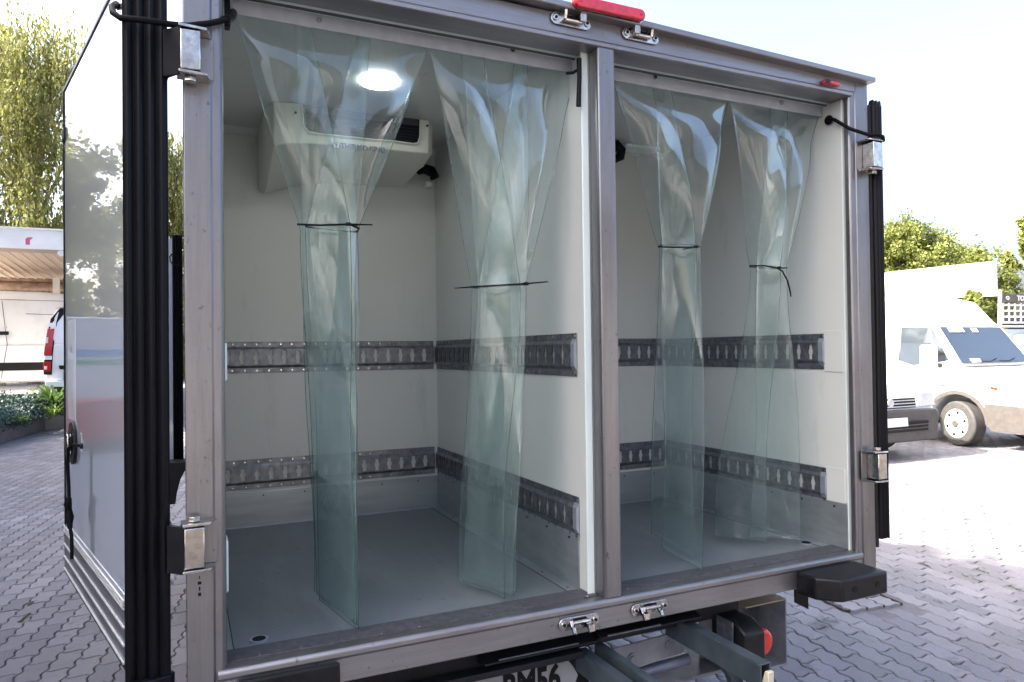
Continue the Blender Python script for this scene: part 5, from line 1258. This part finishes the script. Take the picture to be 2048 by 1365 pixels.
wheel(vw, 0, -.82, .31, .2, -1); wheel(vw, 0, .82, .31, .2, 1, R(8)); wheel(vw, -2.9, .82, .31, .2, 1)
MB().box(-3.6, -.5, -.78, .78, .26, .38).build('underbody', M['dark_steel'], vw)

# pick-up at the right edge with a lettered rack behind its cab
c = CAM_POS + (CF + CR * ((2065 - 1024) / FPX)) * 13.5
pk = thing('pickup_truck', 'white pick-up at the right edge with lettering on its grey rack', 'truck', (c.x + 1.36, c.y - .59, 0), -math.pi / 2)
L_ = [(.8, .4), (.8, .9), (-.2, 1.1), (-4, 1.1), (-4, .5), (-.45, .42)] + arch(0, .42, .36) + [(.42, .4)]
U_ = [(.1, 1.05), (0., 1.15), (-.5, 1.70), (-1.3, 1.74), (-1.4, 1.05)]
body, cabin, hw = van_parts(pk, L_, U_, .88, .74, 1.1, 1.75)
slab('windscreen', [(-.0, -.75, 1.19), (-.0, .75, 1.19), (-.45, .68, 1.69), (-.45, -.68, 1.69)], .012, 'glass_dark', pk)
rk = slab('rack_frame', [(-1.5, -1.0, 1.25), (-1.5, 1.0, 1.25), (-1.5, .92, 2.62), (-1.5, -.90, 2.62)], .03, 'rim', pk, .01) if False else None
for y in (-.93, .93): MB().tube([(-1.45, y * 1.02, 1.1), (-1.45, y * .93, 2.66)], .035, 8).build('rack_post', M['rim'], pk)
hb = MB().box(-1.47, -1.43, -.90, .90, 2.42, 2.58).build('header_board', M['van_grey'], pk, bevel=.004)
text_mesh('lettering', 'TOYOTA', M['logo_white'], hb, frame((-1.428, .02, 2.50), (0, 1, 0), (0, 0, 1)), .14, .002, 1.25, .004, False)
for r_ in (.05, ): 
    tb = bpy.data.meshes.new('badge'); 
    MB().tube([(-1.425, -.66 + .055 * math.cos(a_), 2.50 + .035 * math.sin(a_)) for a_ in [6.283 * i / 20 for i in range(21)]], .006, 5).build('badge', M['logo_white'], hb)
    MB().tube([(-1.425, -.66 + .022 * math.cos(a_), 2.505 + .028 * math.sin(a_)) for a_ in [6.283 * i / 16 for i in range(17)]], .005, 5).build('badge', M['logo_white'], hb)
for z in (2.36, 2.24, 2.12, 2.0, 1.92): MB().tube([(-1.45, -.92, z), (-1.45, .92, z)], .02, 8).build('rack_bar', M['rim'], pk)
for i in range(9): MB().box(-1.46, -1.44, -.80 + i * .2, -.77 + i * .2, 2.0, 2.40).build('rack_slat', M['rim'], pk)
MB().box(-1.47, -1.44, -.92, .92, 1.30, 1.86).build('rack_panel', M['galv_light'], pk, bevel=.004)
wheel(pk, 0, -.78, .34, .2, -1); wheel(pk, 0, .78, .34, .2, 1)

# unseen building added behind the viewpoint to keep low sky off the truck's rear
wh_ = thing('sky_blocker_building', 'long grey unseen building added behind the viewpoint to block the low sky', 'building', (-4, -12, 0))
part(MB().box(-5, 16, -26, -13.0, 0, 7.0), 'blocker_wall', simple('grey_render', (.20, .19, .19), .8, 0, (.15, .145, .145), 1.2), wh_)
part(MB().box(-5.2, 16.2, -26.2, -12.8, 7.001, 7.2), 'parapet', M['galv_light'], wh_)
for i in range(4): part(MB().box(-4 + i * 5, -.6 + i * 5, -13.02, -12.96, 0, 3.6), 'roller_door', M['concrete'], wh_)

# unseen hedge added left of the frame to darken the left paving and door
hd_ = thing('added_shade_hedge', 'tall dark evergreen hedge, unseen, added at the left to darken the paving', 'hedge', (-3.7, 1.0, 0))
rs = np.random.RandomState(77); n_ = 70000
yy = rs.uniform(-1.0, 4.5, n_); side = rs.rand(n_)
hx = np.where(side < .55, .75 + rs.normal(0, .05, n_), rs.uniform(-.75, .75, n_)); hzv = np.where(side < .55, rs.uniform(.05, 5.0, n_), 5.0 + rs.normal(0, .06, n_))
hx = hx + .10 * np.sin(yy * 3.1) * np.cos(hzv * 2.7)
leaves_mesh('foliage', np.stack([hx, yy - 1.0, hzv], 1), .06, M['leaf_dark'], hd_, 78)
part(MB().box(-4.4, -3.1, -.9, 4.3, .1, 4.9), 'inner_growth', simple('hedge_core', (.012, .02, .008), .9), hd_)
for i in range(5): part(MB().tube([(-3.7, -.6 + i * 1.1, 0), (-3.7, -.6 + i * 1.1, .4)], .05, 6), 'stem', M['bark'], hd_)
